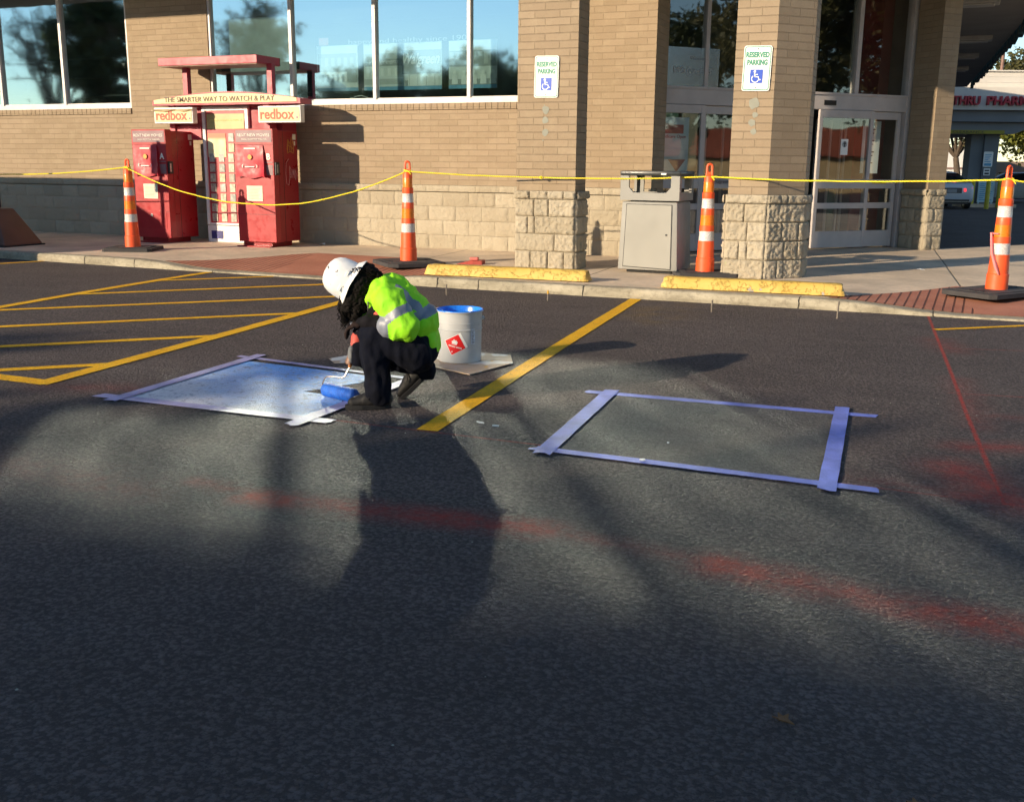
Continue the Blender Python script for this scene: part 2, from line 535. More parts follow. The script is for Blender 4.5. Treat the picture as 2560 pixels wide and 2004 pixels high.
def glass(name, tint, refl, rcol, rough=.016, wave=.0):
    m = bpy.data.materials.new(name); m.use_nodes = True
    n = N(m); t = m.node_tree
    t.nodes.remove(n.b)
    tr = n.new('ShaderNodeBsdfTransparent'); tr.inputs[0].default_value = (*tint, 1)
    gl = n.new('ShaderNodeBsdfGlossy'); gl.inputs['Color'].default_value = (*rcol, 1)
    gl.inputs['Roughness'].default_value = rough
    mx = n.new('ShaderNodeMixShader'); mx.inputs[0].default_value = refl
    n.l(tr.outputs[0], mx.inputs[1]); n.l(gl.outputs[0], mx.inputs[2])
    n.l(mx.outputs[0], t.nodes['Material Output'].inputs[0])
    if wave:
        bp = n.new('ShaderNodeBump'); bp.inputs['Distance'].default_value = wave; bp.inputs['Strength'].default_value = 1
        a = n.noise(1.15, 2, .5)
        n.l(a, bp.inputs['Height']); n.l(bp.outputs[0], gl.inputs['Normal'])
    return m
M_GLASS = glass('window_glass', (.80, .98, .96), .58, (.74, .91, .97), .038, .0018)
M_GLASS_D = glass('door_glass', (.80, .85, .83), .20, (.95, .98, 1.0), .02, .002)
M_CLEAR = mat('pane_edge', (.1, .25, .22), .3)

# ================================================================== GROUND
def lerp(a, b, t): return a+(b-a)*t
def sstep(a, b, x):
    t = min(1, max(0, (x-a)/(b-a))); return t*t*(3-2*t)
def grid_mesh(name, xs, ys, zf, m):
    b = MB()
    vs = [(x, y, zf(x, y)) for y in ys for x in xs]
    nx = len(xs)
    fs = [(j*nx+i, j*nx+i+1, (j+1)*nx+i+1, (j+1)*nx+i) for j in range(len(ys)-1) for i in range(nx-1)]
    b.add(vs, fs)
    return b.build(name, m, smooth=True)
gz_ = lambda x, y: -.15*sstep(22, 44, y)
g = grid_mesh('parking_lot_asphalt', [-260, -60, -20, 0, 20, 60, 260], [-260, -60, -10, 0, 10, 20]+[22+i*2.2 for i in range(11)]+[60, 120, 320], gz_, M_ASPH)
tag(g, kind='structure')

def kerb_y(x): return 9.88+max(0, (-x-5.0))*.05
def edge_h(x):
    if x < -5: return .1-.08*sstep(-9.4, -8.1, x)*(1-sstep(-6.3, -5.1, x))
    return .1-.08*sstep(-1.1, .3, x)
def walk_z(x, y):
    t = min(1, max(0, (y-kerb_y(x)-.15)/1.55))
    return .1-(.1-edge_h(x))*(1-t)
# kerb: face, rounded arris and top
b = MB(); xs = [-60+i*4 for i in range(10)]+[-20+i*.1 for i in range(0, 321)]
prof = [(0, -.05, 0), (.0, .0, 0), (.006, .8, 1), (.02, .97, 1), (.035, 1, 1), (.16, 1, 1)]
rows = []
for x in xs:
    h = edge_h(x); y0 = kerb_y(x)
    rr_ = random.Random(int(x*10))
    jit = noise.noise(Vector((x*3, 0, 0)))*.006
    rows.append([(x, y0+p[0]+(jit if i < 4 else 0), (p[1]*h if p[2] else p[1])+(noise.noise(Vector((x*7, i, 3)))*.003 if 1 < i < 5 else 0)) for i, p in enumerate(prof)])
np_ = len(prof)
b.add([v for r in rows for v in r], [(i*np_+j, (i+1)*np_+j, (i+1)*np_+j+1, i*np_+j+1) for i in range(len(xs)-1) for j in range(np_-1)])
tag(b.build('kerb', M_KERB, smooth=True), kind='structure')
# sidewalk
b = MB(); ts = [0, .1, .25, .5, .75, 1]
vs = []; xs2 = [-60, -40, -20]+[-16+i*.2 for i in range(0, 141)]
back = lambda x: 13.57 if x < -4.3 else (17.16+.0 if x < -.2 else 17.16+(x+.2)*1.28)
for x in xs2:
    y0 = kerb_y(x)+.157; y1 = y0+1.7; yb = max(back(x), 13.57)
    for y in [y0, y0+.3, y0+.6, y0+.9, y0+1.2, y0+1.55, y1, (y1+yb)/2, yb]:
        vs.append((x, y, walk_z(x, y)))
nn = 9
b.add(vs, [(i*nn+j, (i+1)*nn+j, (i+1)*nn+j+1, i*nn+j+1) for i in range(len(xs2)-1) for j in range(nn-1)])
xe = xs2[-1]
tag(b.build('sidewalk', M_CONC, smooth=True), kind='structure')
b = MB(); b.box(-20, -.2, 13.4, 30, .0, .088)   # slab under the entrance
tag(b.build('entrance_slab', M_CONC), kind='structure')
b = MB(); bk = [(-.2+i*.7, 17.16+i*.7*1.28) for i in range(13)]
b.add([(x, y-.004, z) for x, y in bk for z in (-.1, .1)], [(2*i, 2*i+1, 2*i+3, 2*i+2) for i in range(12)])
tag(b.build('sidewalk_back_edge', M_KERB), kind='structure')
# red ramps: sheets that follow the sloping sidewalk
def ramp_sheet(name, L, Rr, m):
    """L and Rr are (x,y) polylines bottom->top; the sheet spans between them"""
    b = MB(); k = 12; q = 10; vs = []
    for i in range(k+1):
        t = i/k
        for j in range(q+1):
            s_ = j/q
            x = lerp(lerp(L[0][0], L[1][0], t), lerp(Rr[0][0], Rr[1][0], t), s_)
            y = lerp(lerp(L[0][1], L[1][1], t), lerp(Rr[0][1], Rr[1][1], t), s_)
            vs.append((x, y, walk_z(x, y)+.005))
    b.add(vs, [(i*(q+1)+j, i*(q+1)+j+1, (i+1)*(q+1)+j+1, (i+1)*(q+1)+j) for i in range(k) for j in range(q)])
    return tag(b.build(name, m, smooth=True), kind='structure')
RP_L = red_paver('red_paver_grooved_a', (.088, .17))
RP_R = red_paver('red_paver_grooved_b', (.083, -.03))
RP_P = red_paver('red_paver_plain', None)
def kb(x): return kerb_y(x)+.16
ramp_sheet('ramp_flare', [(-9.0, kb(-9.0)), (-8.9, kb(-9)+.12)], [(-7.35, kb(-7.35)), (-7.85, 11.95)], RP_L)
ramp_sheet('ramp', [(-7.35, kb(-7.35)), (-7.85, 11.95)], [(-6.2, kb(-6.2)), (-6.35, 11.85)], RP_P)
ramp_sheet('ramp_flare', [(-6.2, kb(-6.2)), (-6.35, 11.85)], [(-4.9, kb(-4.9)), (-5.45, 11.05)], RP_L)
ramp_sheet('ramp_flare', [(-.98, kb(-1)), (-.95, kb(-1)+.1)], [(.31, kb(.3)), (.13, 11.62)], RP_R)
ramp_sheet('ramp', [(.31, kb(.3)), (.13, 11.62)], [(2.2, kb(2.2)), (2.2, 11.62)], RP_P)

# painted stall lines
def yellow(name, worn):
    m = mat(name, (.78, .42, .02), .8, spec=.2); n = N(m)
    a = n.noise(3, 5, .6); b_ = n.noise(70, 4, .7); g_ = n.noise(26, 6, .75)
    col = n.mix(n.ramp(a, 0, 1, .35, .65), (.78, .40, .012), (.90, .50, .02))
    col = n.mix(n.ramp(b_, 0, .55, .52, .72), col, (.42, .24, .03))
    chip = n.ramp(n.math('ADD', n.math('MULTIPLY', g_, .6), n.math('MULTIPLY', n.noise(75, 3, .7), .5)), 0, .75, .60, .68)
    col = n.mix(chip, col, (.11, .09, .07))
    n.color(col); n.bump(n.math('ADD', b_, g_), .012)
    vo = n.new('ShaderNodeTexVoronoi'); vo.inputs['Scale'].default_value = 95; n.l(n.P(), vo.inputs['Vector'])
    return m
M_YEL = yellow('yellow_road_paint', .3)
def ribbon(b, pts, wd, z=.004, wobble=.004):
    """flat stripe along a polyline"""
    P_ = [Vector((*p, 0)) for p in pts]
    fine = []
    for i in range(len(P_)-1):
        k = max(2, int((P_[i+1]-P_[i]).length/.12))
        fine += [P_[i].lerp(P_[i+1], j/k) for j in range(k)]
    fine.append(P_[-1])
    L = []; n_ = len(fine)
    for i, p in enumerate(fine):
        d = (fine[min(i+1, n_-1)]-fine[max(0, i-1)]).normalized(); q = Vector((-d.y, d.x, 0))
        for s_ in (-1, 1):
            jj = noise.noise(p*9+Vector((s_*5, 0, 0)))*wobble
            v = p+q*s_*(wd/2+jj); L.append((v.x, v.y, z))
    b.add(L, [(2*i, 2*i+2, 2*i+3, 2*i+1) for i in range(n_-1)])
def stripe(pts, wd, z=.004):
    b = MB(); ribbon(b, pts, wd, z); return tag(b.build('painted_stall_line', M_YEL), kind='structure')
stripe([(-2.27, 4.36), (-2.54, 7.1), (-2.79, 9.86)], .115)
stripe([(-11.4, 8.9), (-10.95, 10.18)], .10)
# hatched access aisle: one connected marking
b = MB()
ribbon(b, [(-8.13, 10.02), (-8.06, 9.08), (-7.91, 7.71), (-7.74, 6.5), (-7.55, 4.46)], .115, .004)
ribbon(b, [(-5.42, 9.85), (-5.24, 8.31), (-5.01, 6.24), (-4.83, 4.37)], .12, .0045)
ribbon(b, [(-4.80, 4.42), (-5.4, 4.43), (-7.6, 4.5)], .12, .005)
for p in ([(-8.04, 9.02), (-7.18, 9.98)], [(-7.92, 7.66), (-5.9, 9.88)], [(-7.76, 6.4), (-5.3, 8.93)], [(-7.66, 5.03), (-5.12, 7.6)], [(-6.85, 4.45), (-5.0, 6.27)], [(-5.50, 4.48), (-4.88, 5.06)]):
    ribbon(b, p, .10, .0035)
tag(b.build('hatched_aisle_marking', M_YEL), kind='structure')
stripe([(-.02, 9.03), (.68, 9.62), (1.6, 10.1)], .07)

# masking tape rectangles and the panel being painted
def tape_mat(name, base):
    m = mat(name, base, .55); n = N(m)
    a = n.noise(7, 5, .6); b_ = n.noise(55, 4, .7)
    col = n.mix(n.ramp(a, 0, 1, .35, .65), tuple(v*.8 for v in base), tuple(min(1, v*1.15) for v in base))
    n.color(col); n.bump(n.math('ADD', n.math('MULTIPLY', b_, .6), n.noise(18, 4, .6)), .006)
    return m
M_TAPE = tape_mat('masking_tape_blue', (.17, .22, .62))
M_TAPE_L = tape_mat('masking_tape_lilac', (.33, .31, .52))
def tape(pts, wd, z, m, label, group, seed):
    rnd = random.Random(seed)
    b = MB(); P0, P1 = Vector((*pts[0], 0)), Vector((*pts[1], 0))
    d = (P1-P0).normalized(); q = Vector((-d.y, d.x, 0)); L = (P1-P0).length
    k = int(L/.05); vs = []
    for i in range(k+1):
        t = i/k; p = P0.lerp(P1, t)
        for j, s_ in enumerate((-1, -.33, .33, 1)):
            e = 0
            if i == 0: e = -rnd.uniform(0, .03)
            if i == k: e = rnd.uniform(0, .03)
            v = p+q*s_*wd/2+d*e+q*s_*noise.noise(p*5)*.003
            vs.append((v.x, v.y, z+abs(noise.noise(v*14))*.0025))
    b.add(vs, [(i*4+j, i*4+j+1, (i+1)*4+j+1, (i+1)*4+j) for i in range(k) for j in range(3)])
    o = b.build('masking_tape', m, smooth=True)
    return tag(o, label, 'tape', group)
GT = 'blue tape strips round the bare asphalt square'
tape([(-1.83, 5.55), (-.27, 5.615)], .075, .004, M_TAPE, 'far blue tape strip of the empty rectangle on bare asphalt', GT, 1)
tape([(-1.66, 4.275), (-.18, 4.255)], .068, .0055, M_TAPE, 'near blue tape strip of the empty rectangle, along the red chalk line', GT, 2)
tape([(-1.715, 5.62), (-1.60, 4.20)], .085, .0085, M_TAPE, 'wrinkled blue tape strip on the left side of the empty rectangle', GT, 3)
tape([(-.44, 5.74), (-.355, 4.18)], .075, .0085, M_TAPE, 'wide flat blue tape strip on the right side of the empty rectangle', GT, 4)
GL = 'lilac tape strips round the painted square'
tape([(-4.33, 5.615), (-2.85, 5.43)], .055, .004, M_TAPE_L, 'lilac tape strip along the far edge of the painted square', GL, 5)
tape([(-4.28, 4.29), (-2.80, 4.31)], .085, .0055, M_TAPE_L, 'lilac tape strip along the near edge of the painted square', GL, 6)
tape([(-4.23, 5.70), (-4.13, 4.21)], .08, .0085, M_TAPE_L, 'lilac tape strip on the left side of the painted square', GL, 7)
tape([(-2.92, 5.52), (-2.93, 4.17)], .085, .0085, M_TAPE_L, 'lilac tape strip under the near foot of the crouching painter', GL, 8)
def panel_mat():
    m = mat('wet_panel_paint', (.7, .68, .75), .6, spec=.25); n = N(m)
    sep = n.new('ShaderNodeSeparateXYZ'); n.l(n.P(), sep.inputs[0])
    wob = n.math('MULTIPLY', n.math('SUBTRACT', n.noise(2.6, 5, .65), .5), 1.1)
    # blue roller coat over the back right part, white primer left near the front left
    e = n.math('ADD', n.math('ADD', n.math('MULTIPLY', sep.outputs[1], 1.0), n.math('MULTIPLY', sep.outputs[0], .62)), wob)
    f = n.ramp(e, 0, 1, 2.15, 2.95)
    str_ = n.noise(3, 5, .7, sc3=(1, 9, 1))
    f = n.math('MULTIPLY', f, n.ramp(str_, .75, 1, .35, .6))
    col = n.mix(f, (.64, .64, .68), (.13, .42, .90))
    col = n.mix(n.ramp(n.noise(30, 5, .7), 0, .25, .5, .7), col, (.5, .5, .55))
    col = n.mix(n.ramp(n.math('ADD', n.math('MULTIPLY', n.noise(42, 4, .7), .6), n.math('MULTIPLY', n.noise(11, 4, .7), .5)), 0, .8, .575, .66), col, (.20, .22, .30))
    n.color(col)
    vo = n.new('ShaderNodeTexVoronoi'); vo.inputs['Scale'].default_value = 110; n.l(n.P(), vo.inputs['Vector'])
    n.bump(n.math('ADD', n.ramp(vo.outputs['Distance'], .6, 0, .05, .6), n.noise(45, 5, .65)), .006)
    return m
b = MB()
PN = [(-4.12, 4.30), (-4.20, 5.50), (-3.15, 5.41), (-3.16, 5.20), (-3.25, 5.02), (-3.33, 4.86), (-3.05, 4.84), (-2.98, 4.72), (-2.96, 4.31)]
b.prism([(x, y) for x, y in PN][::-1], -.002, .0028)
tag(b.build('painted_square', panel_mat()), 'freshly rolled pale blue and white painted square on the asphalt', 'paint')
b = MB(); b.add([(-1.66, 4.28, .0025), (-.40, 4.26, .0025), (-.44, 5.6, .0025), (-1.70, 5.56, .0025)], [(0, 1, 2, 3)])
tag(b.build('smooth_asphalt_patch', M_ASPH2), kind='structure')
# ================================================================== THE STORE
WY = 13.55
store = empty('store_building', (-8, WY, 0), label='tan brick store with large windows, stone base and a corner entrance', cat='building')
def sp(o):      # parent keeping the world placement
    o.parent = store; o.matrix_parent_inverse = Matrix.Translation((8, -WY, 0)); return o
# walls (openings left free for the windows)
W1 = (-19.6, -12.36); W2 = (-10.78, -5.56); ZB, ZT = 2.12, 4.23
b = MB()
b.box(-60, W1[0], WY, WY+.3, 1.0, 6); b.box(W1[1], W2[0], WY, WY+.3, 1.0, 6); b.box(W2[1], -3.68, WY, WY+.3, 1.0, 6)
for a0, a1 in (W1, W2): b.box(a0, a1, WY+.002, WY+.298, 1.0, ZB)
b.box(-4.2, -3.681, WY+.301, WY+.62, .1, 6)
sp(b.build('brick_wall', M_BRICK))
for a0, a1 in (W1, W2):       # brick sill course standing proud
    b = MB(); x = a0
    while x < a1-.02:
        b.box(x+.004, min(a1, x+.09), WY-.022, WY+.01, 2.05, 2.135); x += .094
    b.box(a0, a1, WY-.012, WY+.02, 2.052, 2.132)
    sp(b.build('window_sill', M_BRICK))

def block_course(b, tones, P0, dirv, nrm, length, z0, z1, widths, amp, rnd, inset=.002, res=.03):
    """rough split-face blocks laid in one course; P0 start, dirv along, nrm outwards"""
    x = 0; k = 0
    while x < length-.01:
        wd = min(widths[k % len(widths)], length-x)
        if length-(x+wd) < .07: wd = length-x
        k += 1
        nx = max(2, int(wd/res)); nz = max(2, int((z1-z0)/res))
        off = rnd.uniform(0, 50); t_ = rnd.random(); d0 = rnd.uniform(-.006, .006)
        vs = []
        for j in range(nz+1):
            for i in range(nx+1):
                u = x+inset+(wd-2*inset)*i/nx; z = z0+inset+(z1-z0-2*inset)*j/nz
                e = min(min(i, nx-i)/nx*wd, min(j, nz-j)/nz*(z1-z0))
                p = P0+dirv*u
                edge = min(1, e/.022)
                d = .006+(amp+d0*.6)*min(1, edge*1.8)*(1+.9*noise.noise(Vector((u*9+off, z*9, 0)))+.9*noise.noise(Vector((u*26+off, z*26, 5)))+.8*noise.noise(Vector((u*55, z*55, off))))
                q = p+nrm*max(d, .002)
                if i in (0, nx) or j in (0, nz): q = p+nrm*(.002 if amp < .01 else -.003)
                vs.append((q.x, q.y, z))
        n0 = len(b.f)
        b.add(vs, [(j*(nx+1)+i, j*(nx+1)+i+1, (j+1)*(nx+1)+i+1, (j+1)*(nx+1)+i) for j in range(nz) for i in range(nx)])
        tones += [t_]*(len(b.f)-n0)
        x += wd
def finish_stone(b, tones, name='stone_base'):
    o = b.build(name, M_STONE)
    ca = o.data.color_attributes.new('tone', 'FLOAT_COLOR', 'CORNER')
    for f in o.data.polygons:
        t_ = tones[f.index]
        for li in f.loop_indices: ca.data[li].color = (t_, t_, t_, 1)
    for f in o.data.polygons: f.use_smooth = True
    return o
# courses: 4 of 0.203 and a half height cap
COURSE = [(.09, .3), (.3, .503), (.503, .706), (.706, .905)]
b = MB(); tones = []; rnd = random.Random(4)
for ci, (z0, z1) in enumerate(COURSE):
    block_course(b, tones, Vector((-16.2-.2*(ci % 2), WY-.03, 0)), Vector((1, 0, 0)), Vector((0, -1, 0)), 12.5+.2*(ci % 2), z0, z1, [.41, .41, .36, .43], .0055, rnd, res=.026)
block_course(b, tones, Vector((-16.2, WY-.055, 0)), Vector((1, 0, 0)), Vector((0, -1, 0)), 12.5, .912, 1.0, [.37, .41, .37], .0055, rnd, res=.026)
n0 = len(b.f); b.box(-60, -3.7, WY-.03, WY+.3, .0, .9); b.box(-60, -3.695, WY-.055, WY+.3, .908, 1.004); tones += [.3]*(len(b.f)-n0)
sp(finish_stone(b, tones))

def window(x0, x1, mull, name='window'):
    b = MB(); yf = WY+.02; fw_ = .055
    b.box(x0, x1, yf-.012, yf+.09, 2.137, 2.205)                     # bottom rail
    b.box(x0, x1, yf+.015, yf+.1, 2.205, 2.225)
    b.box(x0, x1, yf, yf+.09, ZT-.05, ZT)
    for x in mull: b.box(x-.027, x+.027, yf-.008, yf+.09, 2.206, ZT-.05)
    for x in (x0+.02, x1-.02): b.box(x-.022, x+.022, yf-.004, yf+.09, 2.206, ZT-.05)
    fr = sp(b.build('window_frame', M_ALU, bevel=.003))
    edges = [x0]+list(mull)+[x1]
    for i in range(len(edges)-1):
        b = MB(); a, c_ = edges[i]+.02, edges[i+1]-.02
        b.add([(a, yf+.045, 2.21), (c_, yf+.045, 2.21), (c_, yf+.045, ZT-.04), (a, yf+.045, ZT-.04)], [(0, 1, 2, 3)])
        o = b.build('window_pane', M_GLASS); o.parent = fr
window(*W1, [-18.05, -16.62, -15.2, -13.785])
window(*W2, [-9.285, -7.86, -6.355])
# canopy slab on the pillars
RP = [(-60, 11.25), (-1.5, 11.25), (.95, 13.6), (1.0, 24.6), (.15, 42), (-60, 42)]
M_SOFF = dirty('soffit_stucco', (.30, .28, .26), .15, .9, 1.2)
b = MB(); b.prism(RP, 4.23, 4.34); sp(b.build('canopy_soffit', M_SOFF))
b = MB(); RO = [(x, y) for x, y in RP]
for i in range(3):
    (x0, y0), (x1, y1) = RP[i+0], RP[i+1]
b.prism([(-60, 11.2), (-1.48, 11.2), (1.0, 13.58), (1.05, 24.6), (.2, 42), (-60, 42)], 4.345, 5.6)
sp(b.build('canopy_fascia', dirty('fascia_panel', (.42, .36, .27), .15, .8, 2)))
# ragged row of green roof tiles hanging over the side edge
M_TILE = dirty('roof_tile', (.03, .06, .055), .5, .6, 6)
b = MB(); y = 14
rnd = random.Random(3)
while y < 41:
    x = 1.04 if y < 24.6 else lerp(1.04, .2, (y-24.6)/17.4)
    st = .55+.5*(y-14)/27
    b.box(x+.0, x+.10+rnd.uniform(-.02, .03), y, y+st*.82, 4.16+rnd.uniform(-.03, .02), 4.36)
    y += st
sp(b.build('roof_tile_edge', M_TILE))
M_LAMP = dirty('lamp_housing', (.52, .5, .46), .15, .5, 5)
for (x, y) in ((.05, 20.9), (.1, 26.6), (-.1, 30.4), (-.3, 34.1)):
    b = MB(); b.prism([(x-.42, y-.22), (x+.42, y-.22), (x+.42, y+.22), (x-.42, y+.22)], 4.13, 4.23)
    b.prism([(x-.34, y-.16), (x+.34, y-.16), (x+.34, y+.16), (x-.34, y+.16)], 4.10, 4.13)
    sp(b.build('soffit_light', M_LAMP, bevel=.02))
# interior shell
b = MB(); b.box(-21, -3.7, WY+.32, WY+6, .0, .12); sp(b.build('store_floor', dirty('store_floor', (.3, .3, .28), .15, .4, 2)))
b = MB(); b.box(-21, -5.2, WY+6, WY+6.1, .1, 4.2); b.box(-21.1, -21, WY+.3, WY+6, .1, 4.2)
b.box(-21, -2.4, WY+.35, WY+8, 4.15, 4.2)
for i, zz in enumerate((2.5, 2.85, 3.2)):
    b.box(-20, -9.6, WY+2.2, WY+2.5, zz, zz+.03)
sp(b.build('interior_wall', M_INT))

# ---- diagonal storefront, local frame: x along the glass, y inwards
door = empty('entrance', (-3.95, 14.05, 0), R(45))
door.parent = store; door.matrix_parent_inverse = Matrix.Translation((8, -WY, 0))
def dp(b, name, m, par=None, **k):
    o = b.build(name, m, **k); o.parent = par or door; return o
b = MB()
b.box(.12, 4.6, .0, .14, 2.13, 2.335); b.box(.12, 4.6, -.015, .14, 2.335, 2.37)
b.box(.12, .21, .0, .14, .1, 4.2); b.box(4.515, 4.60, -.01, .14, .1, 4.2)
b.box(.935, .995, .01, .12, 2.37, 4.2); b.box(1.86, 1.98, .0, .14, .1, 4.2); b.box(3.53, 3.60, .01, .12, 2.37, 4.2); b.box(2.72, 2.80, .0, .14, 2.1, 4.2)
b.box(.12, 4.6, .0, .14, 4.12, 4.2)
dp(b, 'door_frame', M_ALU_D, bevel=.004)
b = MB()
for a0, a1 in ((.2, .94), (.99, 1.87), (1.97, 2.73), (2.79, 3.54), (3.59, 4.52)):
    b.add([(a0, .06, 2.36), (a1, .06, 2.36), (a1, .06, 4.13), (a0, .06, 4.13)], [(0, 1, 2, 3)])
dp(b, 'transom_pane', M_GLASS_D)
def leaf(x0, x1, y, cols, name='sliding_door'):
    b = MB(); t = .045
    s_ = .06
    b.box(x0, x0+s_, y, y+t, .12, 2.125); b.box(x1-s_, x1, y, y+t, .12, 2.125)
    for z0, z1 in ((.12, .365), (.70, .785), (.995, 1.13), (2.015, 2.125)): b.box(x0+s_, x1-s_, y+.002, y+t-.002, z0, z1)
    f_ = dp(b, name, M_ALU_D, bevel=.003)
    b = MB()
    for z0, z1 in ((.36, .705), (.78, 1.0), (1.125, 2.02)): b.add([(x0+.05, y+.022, z0), (x1-.05, y+.022, z0), (x1-.05, y+.022, z1), (x0+.05, y+.022, z1)], [(0, 1, 2, 3)])
    dp(b, 'door_glass', M_GLASS_D, f_)
    return f_
LA = leaf(.22, .955, -.02, 3); LB = leaf(.95, 1.85, .04, 3)
LC = leaf(2.905, 3.90, -.03, 3); LD = leaf(3.86, 4.47, .035, 3)
b = MB(); b.box(2.98, 3.20, -.012, .0, 2.19, 2.26); o = dp(b, 'door_sensor', mat('sensor_black', (.01, .01, .01), .3), bevel=.02, seg=3)
b = MB(); b.box(1.6, 1.84, -.012, .0, 2.20, 2.255); o = dp(b, 'door_sensor', mat('sensor_black', (.01, .01, .01), .3), bevel=.02, seg=3)
# vestibule behind the doors
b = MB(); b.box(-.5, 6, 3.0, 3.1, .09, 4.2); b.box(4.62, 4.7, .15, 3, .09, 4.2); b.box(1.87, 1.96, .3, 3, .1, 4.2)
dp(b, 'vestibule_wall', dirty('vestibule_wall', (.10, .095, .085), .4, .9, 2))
b = MB(); b.box(4.02, 4.58, .5, .52, .12, 4.1); b.box(4.0, 4.6, .45, .5, .95, 1.15)
dp(b, 'interior_panel', dirty('dark_red_panel', (.16, .012, .012), .25, .6, 2))
M_INF = dirty('inner_frame', (.35, .33, .29), .1, .5, 3)
for x, y_, zt in ((3.16, .35, 2.0), (3.42, .35, 2.0), (3.62, .35, 2.0), (.35, .5, 2.0), (.62, .5, 2.0), (1.3, .5, 2.0), (1.6, .5, 2.0), (3.70, .35, 3.9)):
    b = MB(); b.box(x, x+.03, y_, y_+.03, .12, zt); dp(b, 'inner_door_post', M_INF)
M_GRN = dirty('rack_green', (.04, .16, .09), .5, .6, 9)
b = MB(); b.box(3.05, 3.5, .7, .72, .15, .75); b.box(3.62, 3.78, .55, .57, .15, .98); dp(b, 'display_rack', M_GRN)
M_CARD = dirty('flyer_paper', (.75, .82, .82), .12, .6, 4)
M_PRD = dirty('poster_pink', (.55, .16, .14), .3, .6, 5)
# notices stuck on the doors, each with its own printing
MT_DK = mat('print_dark', (.03, .03, .035), .6); MT_RED = mat('print_red', (.5, .02, .03), .5); MT_GY = mat('print_grey', (.35, .38, .4), .6); MT_WH = mat('print_white', (.8, .8, .78), .6)
def notice(x, z, wd, ht, y, m, label, lines, cat='notice'):
    loc = door.matrix_local @ Vector((x, y, z)) if False else Vector((-3.95+x*math.cos(R(45))-y*math.sin(R(45)), 14.05+x*math.sin(R(45))+y*math.cos(R(45)), z))
    e = empty('notice', loc, R(45), label, cat)
    b = MB(); b.box(-wd/2, wd/2, -.002, .002, -ht/2, ht/2); b.build('sheet', m, e)
    for (s_, lx, lz, h, ww, mm, sh) in lines:
        text_part('lettering', s_, mm, e, lx, lz, h, y=-.004, width=ww, shear=sh)
    return e
e = notice(.52, 1.56, .50, .80, .09, M_CARD, 'tall pale health plan poster inside the left sliding door', [('Medicare Open', 0, .12, .045, .40, MT_RED, 0), ('Walgreens', -.1, .3, .03, .2, MT_RED, .3)], 'poster')
b = MB(); b.box(-.25, .16, -.005, -.0025, .18, .30); b.build('pink_band', M_PRD, e)
b = MB(); b.prism_y([(-.07, -.17), (.21, -.17), (.07, -.34)], -.008, -.003); b.build('red_arrow', mat('arrow_red', (.22, .02, .04), .5), e)
b = MB(); b.box(-.22, .15, -.006, -.003, -.12, -.03); b.box(-.24, -.1, -.006, -.003, -.2, -.16); b.build('white_photo', MT_WH, e)
e = notice(4.16, 1.61, .34, .78, .30, M_CARD, 'pale store hours sheet inside the right sliding door', [], 'poster')
b = MB()
for i in range(9): b.box(-.11, .07-(i*37 % 5)*.012, -.005, -.0025, .26-i*.055-(.06 if i > 4 else 0), .275-i*.055-(.06 if i > 4 else 0))
b.build('print_rows', MT_DK, e)
e = notice(3.40, 1.60, .13, .23, -.012, MT_WH, 'small white arrow sticker on the glass of the right sliding door', [], 'sticker')
b = MB(); b.lathe([(.045, -.001), (.045, .001)], 24, M=Matrix.Translation((0, -.003, .04)) @ Matrix.Rotation(R(90), 4, 'X')); b.build('ring', MT_GY, e)
b = MB(); b.prism_y([(-.028, .04), (0, .085), (.028, .04), (.01, .04), (.01, .0), (-.01, .0), (-.01, .04)], -.007, -.0045); b.build('arrow', MT_DK, e)
e = notice(4.15, 1.085, .26, .028, .03, mat('caution_yellow', (.6, .5, .03), .5), 'narrow yellow caution strip on the right sliding door rail', [], 'sticker')
b = MB()
for i in range(12): b.box(-.115+i*.019, -.103+i*.019, -.004, -.0022, -.007, .007)
b.build('print_rows', MT_DK, e)
e = notice(1.32, 1.09, .3, .07, .036, dirty('rail_grey', (.34, .3, .3), .1, .5, 4), 'grey decal with script shop name on the left door rail', [('Walgreens', 0, -.02, .045, .27, MT_DK, .35)], 'sticker')
e = notice(.72, 2.62, .9, .52, .03, glass('frosted_film', (.80, .84, .86), .25, (.9, .95, 1), .2), 'frosted welcome decal in the glass above the left door', [('Welcome to', .12, .1, .05, .3, MT_GY, 0), ('Walgreens', .03, -.08, .1, .62, MT_GY, .35)], 'decal')
b = MB(); b.lathe([(.06, -.001), (.06, .001)], 28, M=Matrix.Rotation(R(90), 4, 'X')); 

# jamb column to the right of the doors
jc = empty('brick_pillar', (-.60, 17.2, 0), 0, 'shaded brick pillar right of the doors with one sunlit strip', 'pillar')
P0 = Vector((-.69, 17.22, 0)); P1 = Vector((-.335, 16.865, 0)); P2 = Vector((-.10, 17.10, 0)); P3 = P2+(P0-P1)
def ring(pts, z0, z1, b, mi=0): b.prism([(p.x+.60, p.y-17.2) for p in pts], z0, z1, mi)
b = MB(); ring([P0, P1, P2, P3], .95, 4.25, b); b.build('brick_shaft', M_BRICK, jc)
b = MB(); tones = []; rnd = random.Random(9)
O_ = Vector((.60, -17.2, 0))
def faces_course(b, tones, pts, nrms, amp, rnd, widths, outset, origin, res=.022):
    for ci, (z0, z1) in enumerate(COURSE+[(.905, 1.0)]):
        ex = outset+(.022 if ci == 4 else 0)
        for k_, (a_, b_, nr) in enumerate(nrms):
            pa, pb = pts[a_], pts[b_]; d = (pb-pa).normalized(); L = (pb-pa).length
            block_course(b, tones, pa+origin+nr*ex-d*ex*.45, d, nr, L+ex*.9, z0, z1, widths[(ci+k_) % len(widths)], amp, rnd, res=res)
n_pp = Vector((-.7071, -.7071, 0)); n_d = Vector((.7071, -.7071, 0))
